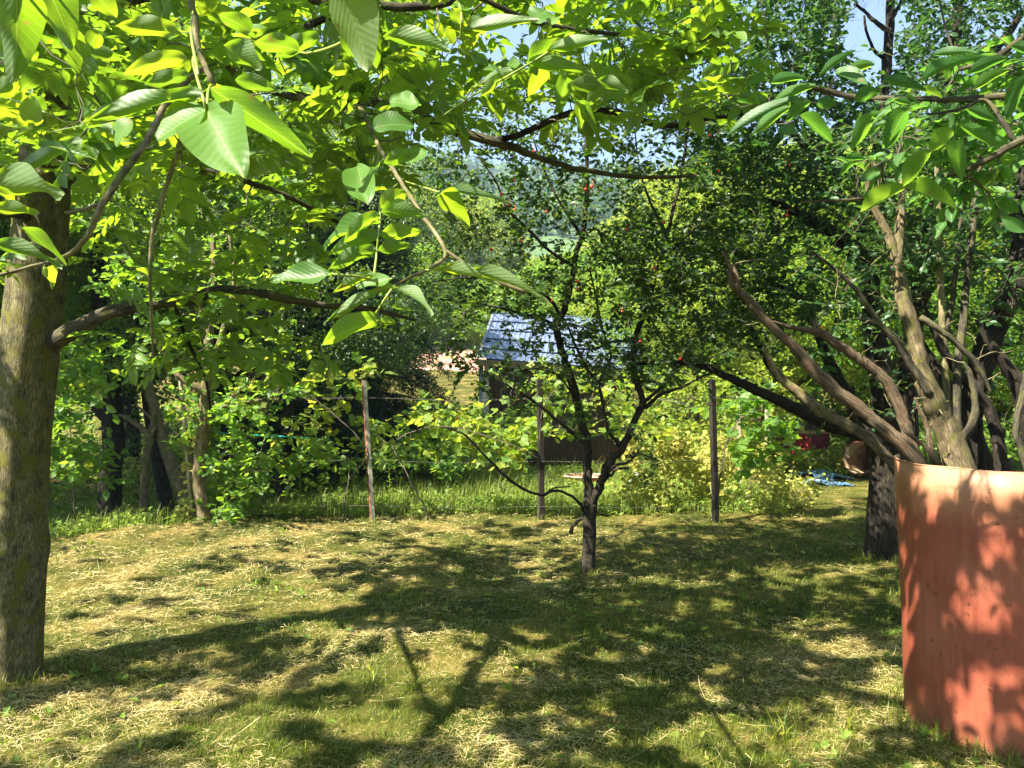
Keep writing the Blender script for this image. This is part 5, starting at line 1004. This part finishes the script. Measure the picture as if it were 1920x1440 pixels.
crumple('plastic_sheet', 1530, 908, 13.7, .5, .7, .10, M['blue_plastic'], 'bright blue plastic scrap on the grass nearest the lawn', 'plastic sheet', seed=2)
crumple('plastic_sheet', 1578, 910, 13.5, .3, .5, .08, M['blue_plastic'], 'small blue plastic scrap nearest the dark trunk', 'plastic sheet', seed=3)
M['white_bag'] = leafmat('white_plastic', [(.5,.5,.5),(.62,.62,.62),(.72,.72,.7)], [(.6,.6,.6)]*3, .3, .35, .5)
crumple('plastic_bag', 1195, 908, 12.6, .48, .4, .34, M['white_bag'], 'crumpled white plastic bag among the yellow bramble', 'plastic bag', seed=5)
M['basin'] = surf('pinkish_red_plastic', [(.3,(.28,.07,.055)),(.7,(.42,.15,.12))], 6, .45, .1, 30)
cb = P(1098,900,12.8); bz = gz(cb[0],12.8); bs = empty('wash_basin', (cb[0],12.8,bz), 'red plastic basin with pale rim in the weeds behind the slim trunk', 'basin')
zt = .19; m = MB(); V = []; Q = []; n = 36; prof = [(.26,0),(.33,zt),(.36,zt+.01),(.36,zt-.01),(.335,zt-.015),(.25,.02)]
for r, z in prof:
    for i in range(n): a = 2*math.pi*i/n; V.append((r*math.cos(a), r*.8*math.sin(a), z))
for k in range(len(prof)):
    for i in range(n): Q.append((k*n+i, k*n+(i+1)%n, ((k+1)%len(prof))*n+(i+1)%n, ((k+1)%len(prof))*n+i))
m.add(V, None, Q); m.build('body', M['basin'], bs, True)
m = MB(); tube(m, [(.36*math.cos(a), .29*math.sin(a), zt+.012) for a in np.linspace(0,2*np.pi,37)], .012, 6, cap=False); m.build('rim', M['white_paint'], bs, True)

# ------------------------------------------------------------------ vines, bramble, shrubs, weeds
def vine(name, label, px_regions, anchor, L, W, mat, tmpl, n, per, cat='vine', wood='twig', up=.1, group=None, spl=.25, nl=5, droop=.2, rt=.002, filt=None, tilt=.7):
    A = np.array([P(*a) for a in anchor]); t = empty(name, (A[0][0], A[0][1], A[0][2]), label, cat, group); loc = tuple(t.location)
    C = np.vstack([pxcloud(int(n*w), *r) for w, r in px_regions]); C = clumpy(C, 2.5, -.6, rng.uniform(0,6)) if len(C) > 60 else C
    m = MB(); p = catmull(A, 6); r = np.linspace(.009, .004, len(p)); tube(m, p+rng.normal(size=p.shape)*.008, r, 6); m.build('stem', M[wood], t, True, loc)
    cr = MB(); connect(cr, C, p, r, mat=1, up=up, rmax=.006, rtip=rt, nside=4); sprigs(cr, C, per, spl, nl, L, W, tmpl, droop=droop, tilt=tilt, stick=.003, filt=filt)
    cr.build('foliage', [M[mat], M['twig_pale']], t, False, loc); return t
vine('grape_vine', 'yellow-green lobed vine climbing around the red and white fence post', [(.4,(480,720,690,745,8.9,9.5)),(.3,(590,672,745,880,8.9,9.5)),(.3,(450,640,770,880,8.9,9.8))], [(640,985,8.75),(655,900,8.7),(690,850,8.6),(640,790,8.6),(560,730,8.6),(490,740,8.7)], .12, .12, 'vine', LOBED, 56, 2, filt=lambda p: keep_weeds(p, .3))
vine('grape_vine', 'lush green vine on the wire between the red and white post and the dark post', [(.5,(700,880,765,850,8.9,9.9)),(.5,(800,1010,780,865,8.8,9.9))], [(790,1000,8.9),(800,960,8.8),(770,900,8.7),(740,830,8.8),(830,800,8.8),(950,830,8.7),(1010,860,8.7)], .125, .125, 'vine', LOBED, 110, 2, cat='vine', filt=lambda p: keep_weeds(p, .25))
vine('grape_vine', 'vine behind the slim forked trunk, hanging across the shed wall', [(.6,(920,1190,700,800,8.8,9.8)),(.4,(1020,1240,700,830,8.8,9.8))], [(1010,990,8.9),(1012,860,8.8),(1020,760,8.8),(1080,720,9.0),(1180,740,9.2),(1300,760,9.0)], .12, .12, 'vine', LOBED, 90, 2, cat='vine', filt=lambda p: keep_weeds(p, .4))
vine('grape_vine', 'green vine with big lobed leaves right of the third fence post', [(1.,(1350,1490,745,860,8.8,9.4))], [(1345,985,8.9),(1350,900,8.8),(1370,810,8.8),(1420,770,8.9),(1470,800,9.0)], .14, .14, 'shrub', LOBED, 26, 2, cat='vine')
vine('climbing_plant', 'slender vine with small yellow leaves climbing the leaning wooden post', [(1.,(345,372,800,975,8.5,8.6))], [(366,975,8.55),(362,900,8.55),(360,840,8.55),(352,790,8.55)], .075, .06, 'gold', LEAF6, 22, 2, cat='vine', spl=.07, nl=3)
vine('young_maple', 'bushy light green sapling directly right of the walnut trunk', [(.6,(95,190,650,800,8.0,9.4)),(.4,(90,200,780,900,8.2,9.6))], [(140,1010,8.9),(138,930,8.8),(132,800,8.8),(128,700,8.8)], .11, .075, 'shrub', LEAF6, 70, 4, cat='sapling', spl=.22)
vine('leafy_sapling', 'bright green sapling right of the slender grey-trunked tree', [(.6,(395,490,760,940,8.4,9.4)),(.5,(400,620,850,905,8.9,10.2))], [(440,985,9.1),(442,930,9.0),(440,850,8.9),(450,780,8.9)], .095, .07, 'shrub', LEAF6, 36, 4, cat='sapling', spl=.2)
vine('leafy_sapling', 'sapling with rounded leaves in front of the spruce, over the red post', [(1.,(640,760,560,700,7.8,8.6))], [(700,560,7.6),(690,600,8.0),(680,650,8.2),(660,690,8.4)], .10, .055, 'walnut', LEAF6, 16, 3, cat='branch', spl=.25) if False else None
# yellow bramble thicket in full sun
vine('bramble_bush', 'sunlit yellow bramble thicket between the slim tree and the third post', [(1.,(1170,1350,825,970,9.4,11.2))], [(1240,1010,10.),(1245,930,10.),(1260,850,10.2)], .07, .05, 'gold', LEAF6, 190, 5, cat='bush', spl=.2, nl=6)
vine('bramble_bush', 'yellow bramble thicket right of the third post, with pale canes', [(.6,(1340,1460,840,975,9.4,11.4)),(.4,(1400,1520,900,985,9.3,11.))], [(1400,1010,10.),(1405,930,10.),(1410,860,10.2)], .065, .045, 'gold', LEAF6, 150, 5, cat='bush', spl=.2, nl=6)
vine('bramble_bush', 'small yellowish bushes left of the drum, in front of the red bin', [(1.,(1440,1600,850,880,15.6,16.8))], [(1520,900,16.2),(1525,870,16.2),(1530,860,16.2)], .09, .06, 'vine', LEAF6, 60, 4, cat='bush', spl=.2)
for lab, rg_, an, mt, n in (('dark backing thicket added at the back of the grove, behind the walnut trunk', (-40,330,690,880,16.5,19), [(150,900,17.5),(150,830,17.5),(152,760,17.5)], 'dark', 200),  # dark-leaved thickets added to stand for the deep shade of the grove
                        ('dark backing thicket added at the back of the grove, behind the slender tree', (300,700,700,880,17,19.5), [(500,900,18),(500,830,18),(502,760,18)], 'dark', 220),
                        ('low bush below the shed wall on its left', (800,1000,760,860,13,15.5), [(900,900,14),(900,850,14),(905,800,14)], 'shrub', 110),
                        ('green bush at the right end of the shed', (1150,1330,700,850,13,17), [(1240,900,15),(1240,830,15),(1245,760,15)], 'bright', 150),
                        ('bushes in front of the spruce foot', (690,860,830,885,11.5,13.5), [(780,905,12.5),(780,880,12.5),(775,860,12.5)], 'shrub', 60),
                        ('bush behind the third fence post by the wild hedge', (1330,1480,700,800,12.5,15.5), [(1400,860,14),(1400,800,14),(1402,760,14)], 'bright', 90),
                        ('shady bush behind the rusty drum', (1560,1700,790,840,17,18.5), [(1640,880,17.5),(1640,840,17.5),(1642,810,17.5)], 'shrub', 50),
                        ('low bush behind the trunks at the right edge', (1700,1940,740,850,12,14.5), [(1820,900,13),(1820,850,13),(1822,800,13)], 'shrub', 110),
                        ('dim bush between red bin and dark trunk', (1560,1640,700,790,18,20), [(1600,880,19),(1600,800,19),(1602,750,19)], 'dark', 60)):
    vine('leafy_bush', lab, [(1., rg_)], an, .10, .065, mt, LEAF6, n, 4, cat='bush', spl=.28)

def scatter(mb, n, xr_, yr, wpow=1.0, msk=None):
    iy = rng.uniform(0, 1, n); y = 1/((1/yr[0])*(1-iy)+(1/yr[1])*iy); x = rng.uniform(xr_[0], xr_[1], n)*y; return x, y
def blades(mb, x, y, h, wd, lean, mat, curl=.5, zoff=0., rnd=None):
    n = len(x); z = gh(x, y)+zoff; a = rng.uniform(0, 2*np.pi, n); D = np.stack([np.cos(a), np.sin(a), 0*a], -1); s = np.stack([-np.sin(a), np.cos(a), 0*a], -1)
    o = np.stack([x, y, z], -1); l = np.clip(lean+.3*rng.normal(size=n), 0, 1.45); up = np.array([0,0,1.])
    d1 = D*np.sin(l)[:,None]+up*np.cos(l)[:,None]; l2 = np.clip(l+curl, 0, 1.8); d2 = D*np.sin(l2)[:,None]+up*np.cos(l2)[:,None]
    p1 = o+d1*(h*.5)[:,None]; p2 = p1+d2*(h*.5)[:,None]; w_ = s*(wd/2)[:,None]
    V = np.stack([o-w_, o+w_, p1-w_*.85, p1+w_*.85, p2], 1).reshape(-1,3); k = np.arange(n)*5
    mb.add(V, np.stack([k+2, k+3, k+4], -1), np.stack([k, k+1, k+3, k+2], -1), np.repeat(rng.random(n) if rnd is None else rnd, 5), mat)
def straw(mb, x, y, L, wd, mat, zs):
    n = len(x); z = gh(x, y)+zs; a = rng.uniform(0, 2*np.pi, n); t = rng.normal(size=n)*.16
    D = np.stack([np.cos(a)*np.cos(t), np.sin(a)*np.cos(t), np.sin(t)], -1); s = np.stack([-np.sin(a), np.cos(a), .4*rng.normal(size=n)], -1); c = np.stack([x, y, z], -1); b = s*(rng.normal(size=n)*.12*L)[:,None]
    w_ = np.cross(D, nrm(s+0)); w_ = nrm(s)*(wd/2)[:,None]
    V = np.stack([c-D*(L/2)[:,None]-w_, c-D*(L/2)[:,None]+w_, c+b-w_, c+b+w_, c+D*(L/2)[:,None]-w_, c+D*(L/2)[:,None]+w_], 1).reshape(-1,3); k = np.arange(n)*6
    mb.add(V, None, np.concatenate([np.stack([k,k+1,k+3,k+2], -1), np.stack([k+2,k+3,k+5,k+4], -1)]), np.repeat(rng.random(n), 6), mat)
def green_amt(x, y):
    g = .58+.5*vnoise(x, y, 1.7, 5)*.9+.35*vnoise(x, y, 4.1, 6)+.2*vnoise(x,y,9.,7)
    g = g+.35*sst(-.5, 2.5, x)*sst(3.5, 6, y)-.5*np.exp(-((x+2.6)**2/6+(y-7.8)**2/1.6))-.3*np.exp(-((x+1.)**2/1.+(y-4.5)**2/.3)); return np.clip(g, 0, 1)
edge_ok = lambda x, y: y < np.where(x < -2.9, 9.0-(np.clip(-2.9-x,0,2.4))*.85+.2, 9.25+5.5*sst(3.3,4.5,x))
x, y = scatter(None, 340000, (-.95,.95), (2.35, 16.)); ok = edge_ok(x, y); x, y = x[ok], y[ok]; g = green_amt(x, y)
gr = MB(); k = rng.random(len(x)) < .35+.65*g; xx, yy, gg = x[k], y[k], g[k]
sc_ = np.clip(yy/4.5, .9, 1.8); blades(gr, xx, yy, (.014+.045*rng.random(len(xx))*(.3+gg)*(.7+.6*vnoise(xx,yy,11.,9)**2))*np.clip(sc_,1,1.3), .0022*sc_*(.7+.6*rng.random(len(xx))), .55, 0, .6, rnd=np.clip(rng.random(len(xx))*.8+.2*(1-gg),0,1))
tag(gr.build('grass', [M['blade']]), 'short mown green grass of the lawn', None, None, 'stuff')
x, y = scatter(None, 380000, (-.95,.95), (2.35, 16.)); ok = edge_ok(x, y); x, y = x[ok], y[ok]; g = green_amt(x, y)
st_ = MB(); k = rng.random(len(x)) < .74-.7*g; xx, yy = x[k], y[k]; sc_ = np.clip(yy/4.5, .9, 1.9); mat_h = .004+.026*rng.random(len(xx))*(.6+.6*vnoise(xx,yy,7.,3)**2)
straw(st_, xx, yy, (.02+.055*rng.random(len(xx))**2)*np.clip(sc_,1,1.3), .0014*sc_, 0, mat_h)
n = 130; x, y = scatter(None, n, (-.75,.75), (2.5, 8.5)); straw(st_, x, y, .08+.2*rng.random(n)**2, np.full(n,.0022), 0, np.full(n,.02))
tag(st_.build('dry_clippings', [M['straw']]), 'dry mown grass clippings matted over the lawn', None, None, 'stuff')
# small broad-leaved weeds in the lawn
n = 2600; x, y = scatter(None, n, (-.9,.9), (2.5, 8.9)); k = rng.random(n) < .9*np.clip(vnoise(x,y,3.1,11)+.35*vnoise(x,y,8.,4)-.35,0,1); x, y = x[k], y[k]; c = np.stack([x, y, gh(x,y)+.012], -1)
wl = MB(); sprigs(wl, c, 1, .02, 6, .045, .02, LEAF6, lmat=0, smat=None, droop=-.35, tilt=.5, upb=0.)
n = 200; x, y = scatter(None, n, (-.8,.8), (2.5, 8.5)); c2 = np.stack([x, y, gh(x,y)+.03], -1); a, b, cc_ = frames(rv(n)*[1,1,.25], np.array([0,0,1.])+rng.normal(size=(n,3))*.3); s_ = rng.uniform(.035,.07,n)
wl.inst(LEAF6, c2, a*s_[:,None], b*(s_*.5)[:,None], cc_*s_[:,None], rng.random(n), 1)
tag(wl.build('lawn_weeds', [M['weed'], M['vine']]), 'plantain and clover rosettes and fallen leaves in the lawn', None, None, 'stuff')
# a few taller tufts in the very foreground, at the tank foot and the tree feet
tf = MB()
def tuft(cx, cy, r, n, h, wd=.004, lean=.35):
    a = rng.uniform(0, 6.28, n); q_ = r*np.sqrt(rng.random(n)); blades(tf, cx+q_*np.cos(a), cy+q_*np.sin(a), h*(.5+.8*rng.random(n)), np.full(n, wd)*(.7+.6*rng.random(n)), lean, 0, .5)
for a in np.linspace(0, 2*np.pi, 46):
    r_ = TR+.04; tuft(tc[0]+r_*math.cos(a), tc[1]+r_*math.sin(a), .07, 26, .085)
for (px, d) in ((1660,7.0),(1625,7.0),(1690,6.9),(1104,6.4),(1085,6.45),(20,4.05),(60,4.1),(-20,4.0),(100,4.3),(385,8.4),(690,8.7),(1014,8.7),(1342,8.7),(360,8.55)): tuft((px-960)/F*d, d-.03, .12, 50, .09)
for k in range(150): x = rng.uniform(-.7,.7)*(yv := rng.uniform(2.5,9.)); tuft(x, yv, .06, 14, .07)
for (px, py, h) in ((1460,1400,.16),(1495,1385,.12),(1840,1420,.2),(1900,1400,.22),(1590,1380,.13),(1770,1430,.14),(700,1290,.14),(770,1300,.12),(260,1420,.1)):
    d = 1.6*F/(py-720); tuft((px-960)/F*d, d, .04, 16, h, .007)
tag(tf.build('grass_tufts', [M['blade']]), 'taller grass tufts around the tank, trunks and posts', None, None, 'stuff')
# rank weeds on the drop beyond the fence
def field(n, xr_, yr, msk): x, y = scatter(None, n, xr_, yr); k = msk(x, y); return x[k], y[k]
beyond = lambda x, y: ~edge_ok(x, y) & ~((x > 3.9) & (x < 8.) & (y < 15.5)) & ~((x > -.6) & (y > 16.2) & (y < 22) & (x < 4))
rw = MB(); x, y = field(80000, (-1.1,1.1), (7.2, 30), beyond); n = len(x); sc_ = np.clip(y/10, .8, 2.6)
hgt = (.12+.26*rng.random(n)*(.6+.5*vnoise(x,y,1.3,3)))*(1+.5*(y<11)); blades(rw, x, y, hgt*np.clip(sc_,.8,1.5), .006*sc_, .3, 1, .6)
x, y = field(19000, (-1.1,1.1), (7.2, 30), beyond); n = len(x); sc_ = np.clip(y/11, .8, 2.4); hh_ = (.02+.20*rng.random(n)*(.55+.5*vnoise(x,y,1.9,8)))*np.clip(sc_,.8,1.3)
c = np.stack([x, y, gh(x,y)+hh_], -1)
O = np.repeat(c, 7, 0); dd_ = rv(len(O))*[1,1,.35]; s_ = np.repeat(sc_,7)*rng.uniform(.04,.09,len(O)); a, b, cc_ = frames(dd_, np.array([0,0,1.])+rng.normal(size=O.shape)*.5)
rw.inst(LEAF4, O+rng.normal(size=O.shape)*.03, a*s_[:,None], b*(s_*.6)[:,None], cc_*s_[:,None], np.clip(np.repeat(rng.random(n),7)*.6+rng.random(len(O))*.4,0,1), 0)
tag(rw.build('weeds', [M['weed'], M['weed_grass']]), 'rank weeds and nettles on the slope beyond the fence', None, None, 'stuff')
# single taller plants standing up beyond the edge
def tall_weed(px, d, h, lab, mat='weed', cat='plant', n=22, L=.09, W=.03):
    x = (px-960)/F*d; z = gz(x, d); t = empty('tall_weed', (x, d, z), lab, cat, 'tall weeds beyond the fence'); m = MB(); p = catmull([(0,0,-.05),(.02,0,h*.5),(.05*rng.normal(),.03,h)], 6); tube(m, p, np.linspace(.006,.002,len(p)), 5); m.build('stem', M['stalk'], t, True)
    m = MB(); tt = np.linspace(.12,1,n); O = np.stack([np.interp(tt, np.linspace(0,1,len(p)), p[:,i]) for i in range(3)], -1); a = np.arange(n)*2.4; D = np.stack([np.cos(a), np.sin(a), .35+0*a], -1); q1, q2, q3 = frames(D, np.array([0,0,1.])+0*D); s_ = L*(1.15-.7*tt)
    m.inst(LEAF6, O, q1*s_[:,None], q2*(s_*W/L)[:,None], q3*s_[:,None], rng.random(n)); m.build('leaves', M[mat], t)
for px, d, h, lab in ((660,9.3,.62,'tall leafy weed just left of the red and white post'),(560,9.6,.95,'tall thin thistle in front of the dark grove gap'),(728,10.2,.6,'weed stalk right of the red and white post'),(1240,9.4,.5,'leafy weed left of the third post in the yellow bramble'),(1290,9.5,.55,'weed nearest left of the third post'),(600,9.4,.5,'short weed below the turquoise rope'),(940,9.6,.42,'weed left of the dark middle post'),(860,9.8,.45,'weed between the two middle posts'),(1080,9.5,.4,'weed right of the dark middle post'),(1490,10.2,.5,'weed at the right end of the bramble')):
    tall_weed(px, d, h, lab)
